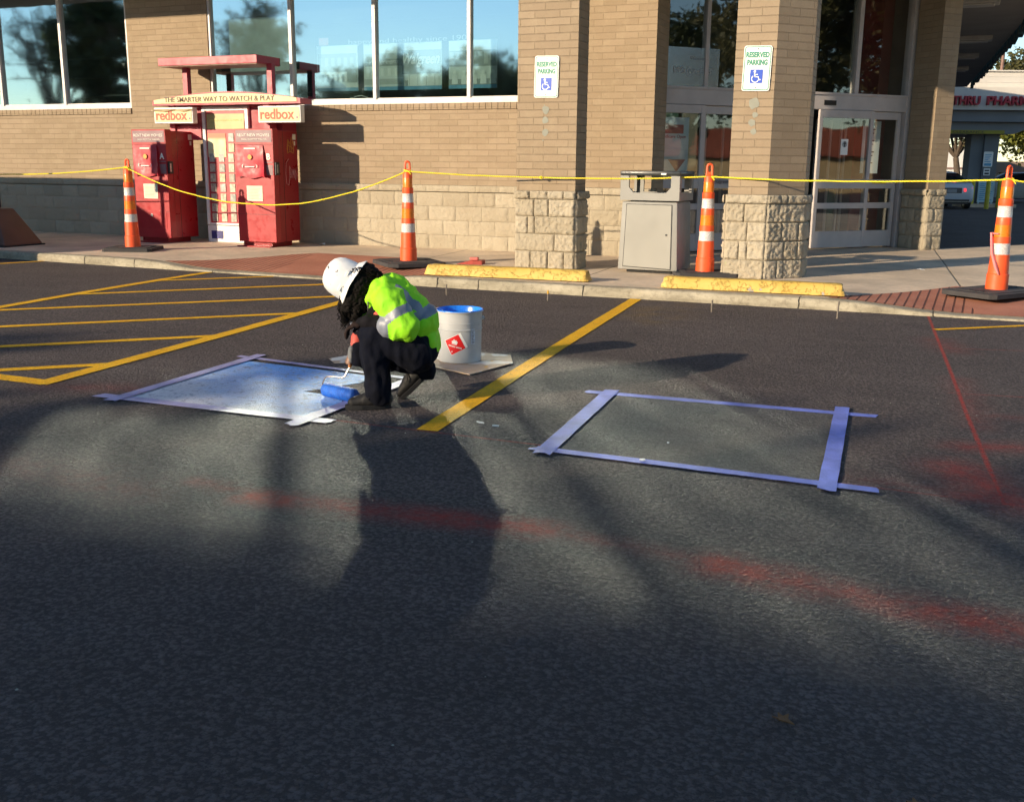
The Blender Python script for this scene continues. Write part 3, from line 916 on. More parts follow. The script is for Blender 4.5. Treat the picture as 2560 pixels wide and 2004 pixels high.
faces_course(b, tones, [P0, P1, P2], [(0, 1, n_pp), (1, 2, n_d)], .012, rnd, [[.3, .3], [.15, .35]], .015, O_)
n0 = len(b.f); ring([P0+n_pp*.012, P1+(n_pp+n_d)*.012, P2+n_d*.012, P3], .09, .95, b); tones += [.3]*(len(b.f)-n0)
finish_stone(b, tones).parent = jc

# freestanding pillars
def pillar(name, pts, faces, origin, label, seed):
    e = empty('brick_pillar', origin, 0, label, 'pillar')
    o_ = Vector(origin)
    b = MB(); b.prism([(p[0]-o_.x, p[1]-o_.y) for p in pts], .95, 4.25); b.build('brick_shaft', M_BRICK_P, e)
    b = MB(); tones = []; rnd = random.Random(seed)
    V_ = [Vector((p[0], p[1], 0)) for p in pts]
    ns = []
    for a_, b_ in faces:
        d = (V_[b_]-V_[a_]).normalized(); ns.append((a_, b_, Vector((d.y, -d.x, 0))))
    faces_course(b, tones, V_, ns, .013, rnd, [[.20, .22], [.5], [.16, .09, .5], [.24, .18, .3]], .018, -o_, .012)
    n0 = len(b.f)
    cen = sum(V_, Vector())/len(V_)
    b.prism([((cen+(p-cen)*1.03).x-o_.x, (cen+(p-cen)*1.03).y-o_.y) for p in V_], .08, .97); tones += [.3]*(len(b.f)-n0)
    finish_stone(b, tones).parent = e
    return e
pillar('brick_pillar', [(-4.735, 11.44), (-4.005, 11.44), (-4.005, 11.80), (-4.735, 11.80)], [(0, 1), (1, 2)], (-4.37, 11.6, 0), 'wide brick pillar in the middle of the picture, left of the bin', 21)
pillar('brick_pillar', [(-2.245, 11.44), (-1.82, 11.44), (-1.48, 11.78), (-1.48, 12.1), (-1.9, 12.1), (-2.245, 11.8)], [(5, 0), (0, 1), (1, 2), (2, 3)], (-1.9, 11.75, 0), 'brick pillar with an angled right face, between the two sets of doors', 22)
# ================================================================== RENTAL KIOSKS
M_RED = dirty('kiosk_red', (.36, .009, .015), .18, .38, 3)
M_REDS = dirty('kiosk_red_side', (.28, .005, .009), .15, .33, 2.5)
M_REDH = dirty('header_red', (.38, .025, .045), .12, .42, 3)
M_CREAM = dirty('sign_cream', (.72, .55, .25), .1, .45, 4)
M_TXR = mat('letter_red', (.58, .06, .015), .5)
M_TXB = mat('letter_brown', (.09, .05, .03), .5)
M_TXW = mat('letter_white', (.75, .7, .62), .5)
M_MAUVE = dirty('panel_mauve', (.22, .12, .13), .2, .45, 6)
M_BAG = dirty('plastic_bag_red', (.38, .012, .028), .15, .5, 5)
M_BLK = mat('black_plastic', (.012, .012, .013), .35)
M_PAPER = dirty('paper_notice', (.66, .61, .47), .12, .7, 8)
M_STEEL = dirty('brushed_steel', (.4, .4, .4), .2, .3, 9, metal=.7)
def kiosk(loc, rz, letter, label, tagc):
    e = empty('rental_kiosk', loc, rz, label, 'kiosk', None)
    W_, D_, H_ = .65, .60, 1.66
    x0, x1 = -W_/2, W_/2
    b = MB()
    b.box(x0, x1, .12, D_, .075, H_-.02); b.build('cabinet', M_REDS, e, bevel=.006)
    b = MB()      # front door with a recess for the touch screen
    z = [.075, .62, 1.015, 1.44, H_]
    b.box(x0, x1, 0, .125, .075, 1.015); b.box(x0, x0+.055, 0, .125, 1.015, 1.44); b.box(.145, x1, 0, .125, 1.015, 1.44); b.box(x0, x1, 0, .125, 1.44, H_)
    b.box(x0+.055, .145, .06, .125, 1.015, 1.44)
    b.build('front_door', M_RED, e, bevel=.004)
    b = MB(); b.box(x0+.02, x1-.02, -.003, .0, 1.475, 1.64); b.build('top_panel', M_MAUVE, e)
    text_part('lettering', 'RENT NEW MOVIES', M_TXW, e, 0, 1.555, .042, y=-.006, width=.55)
    text_part('lettering', 'FRESH FROM THE THEATER', M_TXW, e, .01, 1.505, .02, y=-.006, width=.43)
    text_part('lettering', letter, M_TXW, e, .245, 1.235, .085, y=-.006, bold=.03)
    b = MB(); b.box(.16, .31, -.004, 0, 1.19, 1.205); b.box(.16, .31, -.004, 0, 1.02, 1.16, 0); b.build('button_panel', M_MAUVE, e)
    # red plastic sheet hanging over the screen
    b = MB(); k = 12; vs = []
    rnd = random.Random(len(label))
    for j in range(k+1):
        for i in range(k+1):
            u, t = i/k, j/k
            fl = .02+.06*(1-t)
            x = lerp(x0+.03+.01*(1-t), .16+.06*(1-t), u)
            y = -.012-.03*(1-t)-.012*math.sin(u*7+t*3)*(1-t)-.012*noise.noise(Vector((u*3, t*4, rnd.random()*0+len(label))))
            if u > .85: y -= .03*(u-.85)/.15*(1-t)
            vs.append((x, y, lerp(.985+.015*math.sin(u*9), 1.435, t)))
    b.add(vs, [(j*(k+1)+i, j*(k+1)+i+1, (j+1)*(k+1)+i+1, (j+1)*(k+1)+i) for j in range(k) for i in range(k)])
    # side flap of the sheet back to the door
    b.add([vs[k], vs[(k+1)*k+k], (.15, .0, 1.435), (.21, .0, .99)], [(0, 1, 2, 3)])
    sh = b.build('screen_cover', M_BAG, e, smooth=True)
    b = MB(); b.lathe([(.035, -.002), (.035, .002)], 16, M=Matrix.Translation((-.05, -.040, 1.27)) @ Matrix.Rotation(R(90), 4, 'X')); b.build('sun_mark', mat('sun_orange', (.75, .28, .04), .5), sh)
    text_part('lettering', '(       )', M_TXW, sh, -.05, 1.13, .04, y=-.052, width=.26)
    text_part('lettering', 'SORRY, CLOSED', M_TXW, sh, -.05, 1.136, .018, y=-.064, width=.17) if False else None
    b = MB(); b.box(-.15, .04, -.032, -.030, 1.378, 1.396); b.box(-.13, .03, -.054, -.052, 1.128, 1.140); b.build('white_print', M_TXW, sh)
    b = MB(); b.box(-.15, .12, -.006, -.001, .655, .87); 
    o = b.build('paper_notice', M_PAPER, e)
    b = MB()
    for i in range(8): b.box(-.13, .09-(i*37 % 50)/1000, -.0075, -.006, .685+i*.021, .689+i*.021)
    b.build('print_lines', mat('print_brown', (.2, .17, .12), .6), o)
    if letter == 'A':
        b = MB(); b.box(x0+.02, x1-.06, -.004, .0, .205, .47); b.build('lower_hatch', M_RED, e, bevel=.002)
        b = MB(); b.lathe([(.022, -.004), (.022, .004)], 16, M=Matrix.Translation((-.02, -.008, .41)) @ Matrix.Rotation(R(90), 4, 'X')); b.build('lock', M_STEEL, e)
    b = MB(); b.box(x0, x1, -.0015, .0, .466, .47); b.build('door_seam', M_BLK, e)
    b = MB(); b.box(x1, x1+.03, .015, .105, 1.02, 1.20); b.build('disc_slot_frame', M_BLK, e, bevel=.006)
    b = MB(); b.box(x1+.03, x1+.034, .03, .06, 1.05, 1.17); b.build('disc_slot', M_STEEL, e)
    b = MB(); b.box(x1-.001, x1+.002, .235, .24, .08, H_-.03); b.build('side_seam', M_BLK, e)
    if letter == 'B':
        M_GR = mat('scratch_pink', (.62, .3, .26), .6); M_OR = mat('marker_ochre', (.5, .22, .03), .6)
        b = MB()
        y_ = lambda u: .26+u*.30
        X_ = x1+.003
        def scr(pts, r, bb): bb.tube([(X_, y_(u), v) for u, v in pts], r, 5)
        scr([(.35, 1.25), (.15, 1.2), (.08, 1.05), (.12, .9), (.3, .88), (.4, .98), (.42, 1.15)], .0035, b)
        scr([(.42, 1.14), (.45, 1.02)], .0035, b); scr([(.45, 1.13), (.6, 1.08), (.5, .98), (.44, 1.0)], .003, b)
        scr([(.65, .98), (.67, 1.1), (.72, 1.02), (.76, 1.1), (.8, .98)], .003, b); scr([(.85, 1.1), (.98, 1.03), (.88, .95), (.85, 1.1)], .003, b)
        b.build('scratched_graffiti', M_GR, e)
        b = MB(); scr([(.25, 1.38), (.35, 1.52), (.5, 1.46), (.62, 1.55), (.8, 1.45), (.75, 1.33), (.5, 1.36), (.3, 1.33), (.28, 1.44), (.6, 1.42), (.8, 1.38)], .006, b)
        scr([(.4, 1.5), (.45, 1.35), (.55, 1.5), (.6, 1.35), (.7, 1.5)], .005, b); b.build('marker_graffiti', M_OR, e)
    b = MB(); b.box(x1+.001, x1+.003, .48, .56, 1.52, 1.60); b.box(x1+.001, x1+.003, .51, .545, 1.44, 1.50); b.build('side_sticker', M_PAPER, e)
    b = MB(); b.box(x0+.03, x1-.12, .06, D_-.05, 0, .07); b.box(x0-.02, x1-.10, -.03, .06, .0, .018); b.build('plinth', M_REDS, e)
    return e
kiosk((-11.07, 12.43, .1), R(-2), 'A', 'left red rental kiosk marked A, behind the first orange channelizer', 'A')
kiosk((-9.20, 12.45, .1), R(0), 'B', 'right red rental kiosk marked B with scratched graffiti on its side', 'B')

ds = empty('display_cabinet', (-10.1, 13.0, .1), 0, 'tall white framed poster display between the red kiosks, with arched header and red roof', 'display')
ox = 10.1
b = MB()
b.box(-10.53+ox, -9.69+ox, .04, .42, 0, 2.02); b.build('cabinet', dirty('cabinet_white', (.55, .53, .55), .12, .45, 4), ds, bevel=.005)
b = MB(); b.box(-.43, -.375, .0, .05, .26, 2.0); b.box(.355, .41, .0, .05, .26, 2.0); b.box(-.375, .355, .0, .05, 1.945, 2.0); b.box(-.375, .355, .0, .05, .26, .29)
b.box(-.43, .41, .005, .05, 0, .25)
b.build('white_frame', M_WHITE, ds, bevel=.004)
b = MB(); b.box(-.375, .355, .02, .045, .29, 1.945); bp = b.build('poster_board', dirty('board_red', (.40, .03, .04), .15, .4, 4), ds)
b = MB(); b.box(-.35, .33, .012, .02, 1.68, 1.90); b.build('title_strip', dirty('title_olive', (.42, .36, .14), .2, .4, 6), bp)
for s_, z, h, ww in (('STREAM MOVIES ON YOUR TV', 1.79, .032, .60),):
    text_part('lettering', s_, mat('title_yellow', (.7, .6, .2), .5), bp, 0, z, h, y=.010, width=ww)
b = MB(); b.box(-.35, -.02, .012, .02, 1.27, 1.62)
m_ = mat('movie_poster', (.6, .6, .3), .5); n = N(m_)
sep = n.new('ShaderNodeSeparateXYZ'); n.l(n.P(), sep.inputs[0])
cc = n.mix(n.ramp(n.noise(6, 5, .7), 0, 1, .35, .65), (.55, .62, .40), (.68, .50, .22))
cc = n.mix(n.ramp(sep.outputs[2], 0, 1, 1.62, 1.66), cc, (.6, .16, .08)); n.color(cc)
b.build('big_poster', m_, bp)
M_TH = []
for i, cc in enumerate([(.50, .46, .34), (.42, .40, .32), (.55, .50, .30), (.36, .33, .26), (.48, .40, .36), (.32, .34, .30)]):
    mm = dirty('thumb_%d' % i, cc, .55, .4, 22); M_TH.append(mm)
rnd = random.Random(5)
for row in range(9):
    for col_ in range(4):
        z = 1.50-row*.148
        x = -.335+col_*.175
        if row < 2:
            x = .03+col_*.115
            if col_ == 3: continue
            if row == 1 and col_ == 1: pass
        b = MB(); b.box(x, x+.098, .010, .02, z-.005, z+.118)
        t_ = b.build('disc_cover', M_TH[rnd.randrange(6)], bp)
b = MB(); b.box(-.36, -.15, -.003, .006, .05, .17)
b.build('blue_sticker', dirty('blue_sticker', (.03, .03, .18), .8, .5, 30), ds)
# arched header
arc = [(-1.20, 2.02)]+[(1.45, 2.02), (1.45, 2.09)]
arc += [(1.45-2.65*i/20, 2.09+.115*math.sin(math.pi*i/20)**.9) for i in range(1, 20)]+[(-1.20, 2.09)]
b = MB(); b.prism_y(arc, -.17, .12); b.build('header', M_REDH, ds)
sc_in = [(1.05*0+(x-.125)*.965+.10, 2.045+(z-2.02)*.80) for x, z in arc]
b = MB(); b.prism_y([((x-.125)*.965+.115, 2.048+(z-2.02)*.72) for x, z in arc], -.178, -.165)
hp = b.build('header_sign', M_CREAM, ds)
text_part('lettering', 'THE SMARTER WAY TO WATCH & PLAY', M_TXB, hp, .03, 2.066, .074, y=-.184, width=1.98, bold=.006)
b = MB(); b.box(-.98, .98, .05, .4, 1.55, 2.02); b.build('backing', dirty('backing_red', (.30, .02, .03), .15, .5, 3), ds)
b = MB(); b.box(-.95, -.44, -.02, .05, 1.52, 1.72); b.box(-1.0, -.9, -.05, .05, 1.45, 2.02); b.box(.78, .88, -.12, .05, 1.45, 2.02); b.build('bracket', M_REDH, ds)
for sx, nm, peel in ((-.74, 'left', True), (1.15, 'right', False)):
    b = MB(); b.box(sx-.36, sx+.36, -.26, -.16, 1.755, 1.985); sg = b.build('sign_box', M_WHITE, ds, bevel=.004)
    b = MB(); b.box(sx-.34, sx+.34, -.266, -.262, 1.775, 1.955 if peel else 1.968); b.build('sign_face', M_CREAM, sg)
    if peel:
        b = MB(); k = 14
        vs = []
        for i in range(k+1):
            x = sx-.39+.75*i/k
            vs += [(x, -.264, 1.962), (x, -.285-.012*math.sin(i*.7), 1.95-.014*math.sin(i*.5)), (x, -.29, 1.935+.01*math.sin(i))]
        b.add(vs, [(3*i+j, 3*i+3+j, 3*i+4+j, 3*i+1+j) for i in range(k) for j in range(2)])
        b.build('peeled_edge', dirty('peel', (.45, .33, .18), .2, .5, 8), sg, smooth=True)
    text_part('lettering', 'redbox', M_TXR, sg, sx-.03, 1.805, .142, y=-.269, width=.58, bold=.022)
    b = MB(); b.lathe([(.014, -.001), (.014, .001)], 14, M=Matrix.Translation((sx+.305, -.269, 1.825)) @ Matrix.Rotation(R(90), 4, 'X')); b.build('dot', mat('dot_violet', (.15, .08, .2), .5), sg)
b = MB(); b.box(-.79, -.70, .05, .13, 2.1, 2.60); b.build('post', M_REDH, ds, bevel=.004)
b = MB(); b.box(.74, .83, .05, .13, 2.1, 2.60); b.build('post', M_REDH, ds, bevel=.004)
b = MB(); b.box(-1.02, .76, -.2, .36, 2.585, 2.70); b.build('roof', M_REDH, ds, bevel=.006)
b = MB(); b.box(-1.02, .76, .362, .368, 2.585, 2.70); b.box(-.79, -.70, .132, .136, 2.2, 2.58); b.box(.74, .83, .132, .136, 2.2, 2.58); b.build('darkened_back', M_DARK, ds)  # backs of roof and posts coloured dark so their window reflection reads as shade
b = MB(); b.box(-1.0, .74, -.18, .34, 2.575, 2.588); b.build('roof_underside', dirty('underside', (.4, .3, .22), .15, .6, 3), ds)
b = MB(); b.box(-.86, -.80, .1, .4, 2.1, 2.16)

# ================================================================== CHANNELIZERS
M_OR = dirty('cone_orange', (.88, .10, .022), .12, .45, 7)
M_ORR = dirty('cone_reflective_orange', (.80, .20, .01), .08, .3, 12)
def refl():
    m = mat('cone_reflective_white', (.68, .66, .62), .35); n = N(m)
    v = n.new('ShaderNodeTexVoronoi'); v.inputs['Scale'].default_value = 75; n.l(n.P(), v.inputs['Vector'])
    n.color(n.mix(n.ramp(v.outputs['Distance'], 0, 1, .1, .6), (.75, .73, .69), (.5, .48, .46)))
    return m
M_WHR = refl()
M_RUB = dirty('cone_rubber', (.045, .042, .042), .3, .85, 7, bump=.004)
zz = lambda y: (1525-y)/1320*1.05+.045
PR = [(.103, 1525, 0), (.100, 1335, 0), (.093, 1325, 0), (.086, 1096, 0), (.084, 1094, 2), (.080, 962, 2), (.080, 960, 0), (.079, 886, 0), (.075, 882, 1), (.072, 742, 1), (.072, 740, 0), (.070, 655, 0), (.068, 650, 2), (.066, 517, 2), (.0665, 515, 0), (.066, 438, 0), (.058, 428, 1), (.0565, 292, 1), (.056, 290, 0), (.054, 212, 0), (.048, 203, 0), (.025, 196, 0), (.018, 185, 0)]
def cone(loc, rz, label, br, tilt=0):
    e = empty('traffic_channelizer', loc, rz, label, 'channelizer', 'orange channelizers holding the rope')
    b = MB(); mis = [max(PR[i][2], 0) if PR[i][2] == PR[i+1][2] else 0 for i in range(len(PR)-1)]
    b.lathe([(r_, zz(y)) for r_, y, _ in PR], 28, mis=mis)
    b.build('body', [M_OR, M_ORR, M_WHR], e, smooth=True, angle=35)
    b = MB()
    # grab loop
    z0 = zz(195); pts = []
    for i in range(13):
        t = math.pi*i/12
        pts.append((.026*math.cos(t), 0, z0+.085+.03*math.sin(t)))
    pts = [(.030, 0, z0-.02)]+pts+[(-.030, 0, z0-.02)]
    b.tube(pts, .013, 8); b.box(-.022, .022, -.009, .009, z0-.02, z0+.03)
    b.build('handle', M_OR, e, smooth=True)
    wl, wd = br[0]/2, br[1]/2
    k = br[2]
    out = [(-wl+k, -wd), (wl-k, -wd), (wl, -wd+k*.8), (wl, wd-k*.8), (wl-k, wd), (-wl+k, wd), (-wl, wd-k*.8), (-wl, -wd+k*.8)]
    b = MB(); b.prism(out, .0, .045)
    b.prism([(x*.80, y*.80) for x, y in out], .045, .052)
    for s_ in (-1, 1):
        for i in range(3): b.box(s_*wl*.72-.035, s_*wl*.72+.035, -.09+i*.06, -.06+i*.06, .052, .058)
    b.build('rubber_base', M_RUB, e, bevel=.006).rotation_euler = (0, 0, br[3])
    return e
cone((-10.32, 11.15, .1), 0, 'orange channelizer on black rubber base in front of the left kiosk', (.66, .62, .04, R(24)))
cone((-6.01, 11.11, .1), .4, 'orange channelizer on the red ramp, just left of the middle yellow wheel stop', (.72, .80, .10, R(24)))
cone((-2.47, 11.5, .1), .2, 'orange channelizer squeezed between the grey bin and the pillar', (.70, .50, .04, R(10)))
c4 = cone((.49, 11.09, .1), .9, 'orange channelizer at the right edge with a pink ribbon hanging on it', (.95, .60, .06, R(2)))
b = MB(); pts = []
for i in range(12):
    a = math.pi*.62+math.pi*.75*i/11; pts.append((.087*math.cos(a), .087*math.sin(a), .585))
b.tube(pts, .008, 5)
P_ = [(-.098, -.02, .59), (-.09, -.05, .52), (-.075, -.075, .40), (-.03, -.105, .27), (.0, -.115, .20)]
b.tube([(x, y, z) for x, y, z in P_], [.012, .013, .014, .016, .006], 4)
o = b.build('pink_ribbon', dirty('ribbon_pink', (.72, .22, .22), .15, .6, 9)); o.parent = c4; o.rotation_euler = (0, 0, -.9)

# yellow rope tied along the channelizers
M_ROPE = mat('rope_yellow', (.80, .66, .02), .5); n = N(M_ROPE)
wv = n.new('ShaderNodeTexWave'); wv.inputs['Scale'].default_value = 22; wv.inputs['Distortion'].default_value = 0; wv.bands_direction = 'DIAGONAL'; n.l(n.P(), wv.inputs['Vector'])
n.color(n.mix(wv.outputs['Fac'], (.70, .55, .01), (.86, .74, .04))); n.bump(wv.outputs['Fac'], .004)
pts = []
def span(a, b_, sag, k=26, wob=.006):
    for i in range(k):
        t = i/k; p = Vector(a).lerp(Vector(b_), t); p.z -= sag*4*t*(1-t)
        p.z += noise.noise(p*4)*wob*math.sin(math.pi*t); p.y += noise.noise(p*3+Vector((9, 9, 9)))*wob*math.sin(math.pi*t)
        pts.append(p)
span((-15.8, 11.3, 1.30), (-10.32, 11.12, 1.215), .16)
span((-10.32, 11.12, 1.215), (-6.01, 11.08, 1.205), .445, 34, .014)
span((-6.01, 11.08, 1.205), (-4.38, 11.36, 1.152), .012)
span((-4.38, 11.36, 1.152), (-2.47, 11.465, 1.185), .018)
span((-2.47, 11.465, 1.185), (.49, 11.05, 1.195), .035)
span((.49, 11.05, 1.195), (3.5, 11.3, 1.1), .1)
b = MB(); b.tube(pts, .0085, 7)
for cx, cy, cz in ((-10.32, 11.15, 1.21), (-6.01, 11.11, 1.205), (-2.47, 11.5, 1.18), (.49, 11.09, 1.19)):
    for dz in (-.008, .008):
        b.tube([(cx+.042*math.cos(a_*.5236), cy+.03*math.sin(a_*.5236), cz+dz+.006*math.sin(a_)) for a_ in range(13)], .008, 6)
    b.tube([(cx+.03, cy-.03, cz), (cx+.05, cy-.045, cz-.012), (cx+.065, cy-.04, cz-.035)], .007, 6)
for kx in (-4.39,):
    b.tube([(kx-.02, 11.35, 1.150), (kx, 11.34, 1.165), (kx+.022, 11.352, 1.150), (kx+.005, 11.34, 1.138), (kx-.02, 11.35, 1.152)], .009, 6)
tag(b.build('rope', M_ROPE, smooth=True), 'thin yellow rope sagging between the orange channelizers', 'rope')

# ================================================================== BIN
M_BIN = dirty('bin_grey', (.27, .262, .235), .08, .62, 3, bump=.001, bscale=300)
M_BIND = dirty('bin_door_grey', (.27, .26, .225), .07, .55, 2.5)
M_LID = dirty('bin_lid', (.035, .037, .037), .2, .35, 6)
bn = empty('litter_bin', (-3.10, 11.68, .1), R(-3), 'square grey litter bin with dark lid and side openings beside the doors', 'litter bin')
b = MB()
bx = lambda b, x0, x1, y0, y1, z0, z1: b.box(x0, x1, y0, y1, z0, z1)
wb, db_ = .335, .255
def frus(b, w0, d0, z0, w1, d1, z1):
    vs = [(-w0, -d0, z0), (w0, -d0, z0), (w0, d0, z0), (-w0, d0, z0), (-w1, -d1, z1), (w1, -d1, z1), (w1, d1, z1), (-w1, d1, z1)]
    b.add(vs, [(3, 2, 1, 0), (4, 5, 6, 7), (0, 1, 5, 4), (1, 2, 6, 5), (2, 3, 7, 6), (3, 0, 4, 7)])
frus(b, .355, .27, .035, .325, .262, .80)
b.build('body', M_BIN, bn, bevel=.02, smooth=True)
b = MB(); b.prism([(-.27, -.2), (.27, -.2), (.27, .2), (-.27, .2)], 0, .04); b.build('foot', M_DARK, bn, bevel=.01)
b = MB()     # door, sloping with the body
vs = [(-.285, -.278, .075), (.275, -.278, .06), (.262, -.270, .765), (-.262, -.270, .77)]
vs2 = [(x, y+.02, z) for x, y, z in vs]
b.add(vs+vs2, [(0, 1, 2, 3), (4, 7, 6, 5), (0, 4, 5, 1), (1, 5, 6, 2), (2, 6, 7, 3), (3, 7, 4, 0)])
d_ = b.build('door', M_BIND, bn, bevel=.004)
b = MB(); e_ = .006
vs = [(-.292, -.2725, .068), (.282, -.2725, .053), (.269, -.2645, .772), (-.269, -.2645, .777)]
b.add([(x, y-.0015, z) for x, y, z in vs], [(0, 1, 2, 3)]); b.build('door_gap', M_BLK, bn)
b = MB(); b.lathe([(.011, -.002), (.011, .002)], 14, M=Matrix.Translation((.215, -.278, .44)) @ Matrix.Rotation(R(90), 4, 'X')); b.build('lock', M_BLK, d_)
b = MB()     # hood: four corner posts and a skirt under the lid
z0, z1, z2 = .815, .90, 1.085
hw, hd = .345, .275
b.box(-hw, hw, -hd, -hd+.03, z0, z1); b.box(-hw, hw, hd-.03, hd, z0, z1); b.box(-hw, -hw+.03, -hd+.03, hd-.03, z0, z1); b.box(hw-.03, hw, -hd+.03, hd-.03, z0, z1)
for sx in (-1, 1):
    for sy in (-1, 1):
        xo, xi = sx*hw, sx*(hw-.10); yo, yi = sy*hd, sy*(hd-.075)
        b.prism([(xo, yo), (xi, yo), (xi, yo-sy*.03), (xo-sx*.03, yo-sy*.03), (xo-sx*.03, yi), (xo, yi)], z1, z2)
    b.add([(sx*(hw-.1), -hd, z1), (sx*(hw-.155), -hd, z1), (sx*(hw-.1), -hd, z1+.06), (sx*(hw-.1), -hd+.03, z1), (sx*(hw-.155), -hd+.03, z1), (sx*(hw-.1), -hd+.03, z1+.06)], [(0, 1, 2), (3, 5, 4), (1, 4, 5, 2)])
b.build('hood', M_BIN, bn, smooth=True, angle=25)
b = MB(); b.prism([(-hw-.008, -hd-.008), (hw+.008, -hd-.008), (hw+.008, hd+.008), (-hw-.008, hd+.008)], z2, z2+.055); b.build('lid', M_LID, bn, bevel=.018, smooth=True)
b = MB(); b.box(.13, .19, -hd-.0105, -hd-.008, z2+.012, z2+.03); b.build('label', M_WHITE, bn)
b = MB(); b.box(-.25, .25, -.2, .2, .80, .86); b.build('liner', M_BIN, bn, bevel=.02)

# ================================================================== WHEEL STOPS
def wheelstop(P, rz, L, label, seed, noff):
    e = empty('wheel_stop', P, rz, label, 'wheel stop', 'yellow concrete wheel stops on the kerb')
    m = mat('wheel_stop_paint', (.6, .4, .08), .6); n = N(m)
    a = n.noise(2.2, 5, .65); b_ = n.noise(30, 5, .7); cr = n.noise(5.5, 6, .75)
    col = n.mix(n.ramp(a, 0, 1, .3, .7), (.52, .32, .05), (.62, .42, .10))
    edge = n.ramp(n.math('ABSOLUTE', n.math('SUBTRACT', cr, .5)), 1, 0, .002, .010)
    col = n.mix(n.math('MULTIPLY', edge, n.math('MULTIPLY', n.ramp(a, 0, .5, .5, .6), 1)), col, (.2, .12, .03))
    chip = n.ramp(n.noise(4.2, 5, .7), 0, 1, .655, .665)
    col = n.mix(chip, col, (.40, .35, .28))
    n.color(col); n.bump(n.math('ADD', n.math('SUBTRACT', b_, n.math('MULTIPLY', edge, .8)), n.math('MULTIPLY', chip, -1)), .004)
    b = MB(); k = 60
    prof = [(-.095, 0), (-.090, .045), (-.068, .098), (-.05, .110), (.05, .110), (.068, .098), (.09, .045), (.095, 0)]
    vs = []
    for i in range(k+1):
        t = i/k; x = -L/2+L*t
        s_ = 1
        d_ = min(t, 1-t)*L
        top = 1 if d_ > .05 else .80+.20*d_/.05
        for y, z in prof:
            q = Vector((x*6+seed, y*9, z*9))
            xx = x+(0 if d_ > .001 else (.035 if t < .5 else -.035)*(z/.098))
            vs.append((xx, y*top+noise.noise(q)*.004, max(0, z*(top if z > .05 else 1)+noise.noise(q+Vector((5, 5, 5)))*.004+.01)))
    n8 = len(prof)
    fs = [(i*n8+j, (i+1)*n8+j, (i+1)*n8+j+1, i*n8+j+1) for i in range(k) for j in range(n8-1)]
    fs += [tuple(range(n8)), tuple(range(k*n8+n8-1, k*n8-1, -1))]
    b.add(vs, fs)
    b.build('body', m, e, smooth=True, angle=50)
    return e
wheelstop((-4.34, 10.22, .1), R(4), 1.86, 'yellow concrete wheel stop in front of the middle pillar', 1, 0)
wheelstop((-1.72, 10.16, .1), R(2.5), 1.76, 'yellow concrete wheel stop in front of the angled pillar, nearer the right ramp', 40, 0)

# ================================================================== SIGNS on the pillars
M_SGW = dirty('sign_white', (.80, .80, .76), .05, .4, 6)
M_SGG = mat('sign_green', (.02, .24, .15), .45); M_SGB = mat('sign_blue', (.01, .07, .48), .45)
def rrect(x0, x1, z0, z1, r, k=6):
    p = []
    for cx, cz, a0 in ((x1-r, z1-r, 0), (x0+r, z1-r, 90), (x0+r, z0+r, 180), (x1-r, z0+r, 270)):
        for i in range(k+1):
            a = R(a0+90*i/k); p.append((cx+r*math.cos(a), cz+r*math.sin(a)))
    return p
def parking_sign(loc, label, tilt):
    e = empty('parking_sign', loc, 0, label, 'sign', 'reserved parking signs on the pillars')
    e.rotation_euler = (0, R(tilt), 0)
    b = MB(); b.prism_y(rrect(-.146, .146, -.228, .228, .026), -.003, .003); b.build('plate', M_SGW, e)
    o_ = rrect(-.137, .137, -.219, .219, .022); i_ = rrect(-.129, .129, -.211, .211, .017)
    b = MB(); n_ = len(o_); b.add([(x, -.0045, z) for x, z in o_]+[(x, -.0045, z) for x, z in i_], [(i, (i+1) % n_, n_+(i+1) % n_, n_+i) for i in range(n_)]); b.build('border', M_SGG, e)
    text_part('lettering', 'RESERVED', M_SGG, e, 0, .112, .052, y=-.0045, width=.242, bold=.045)
    text_part('lettering', 'PARKING', M_SGG, e, 0, .036, .052, y=-.0045, width=.212, bold=.045)
    b = MB(); b.prism_y(rrect(-.066, .066, -.148, -.012, .008), -.0055, -.0035); bl = b.build('symbol_panel', M_SGB, e)
    b = MB(); Y = -.0062
    b.lathe([(.0125, -.0006), (.0125, .0006)], 16, M=Matrix.Translation((-.018, Y, -.032)) @ Matrix.Rotation(R(90), 4, 'X'))
    def strk(pts, r_):
        q = [(x, Y, z) for x, z in pts]
        vs = []; n_ = len(q)
        for i in range(n_):
            d = (Vector(q[min(i+1, n_-1)])-Vector(q[max(i-1, 0)])).normalized(); s_ = Vector((-d.z, 0, d.x))*r_
            vs += [Vector(q[i])+s_, Vector(q[i])-s_]
        b.add(vs, [(2*i, 2*i+1, 2*i+3, 2*i+2) for i in range(n_-1)])
    strk([(-.019, -.045), (-.013, -.088)], .0065); strk([(-.018, -.062), (.016, -.062)], .004)
    strk([(-.016, -.085), (.020, -.085), (.033, -.118), (.048, -.112)], .0055)
    strk([(-.010+.036*math.cos(R(a)), -.104+.036*math.sin(R(a))) for a in range(130, 345, 15)], .0048)
    b.build('wheelchair_symbol', M_SGW, bl)
    for z in (.195, -.195):
        b = MB(); b.lathe([(.006, -.001), (.006, .002)], 10, M=Matrix.Translation((0, -.004, z)) @ Matrix.Rotation(R(90), 4, 'X')); b.build('bolt', M_BLK, e)
    return e
parking_sign((-4.376, 11.428, 2.27), 'reserved parking sign with wheelchair symbol on the middle pillar', 1.2)
parking_sign((-2.010, 11.428, 2.30), 'reserved parking sign with wheelchair symbol on the angled pillar', 1.2)
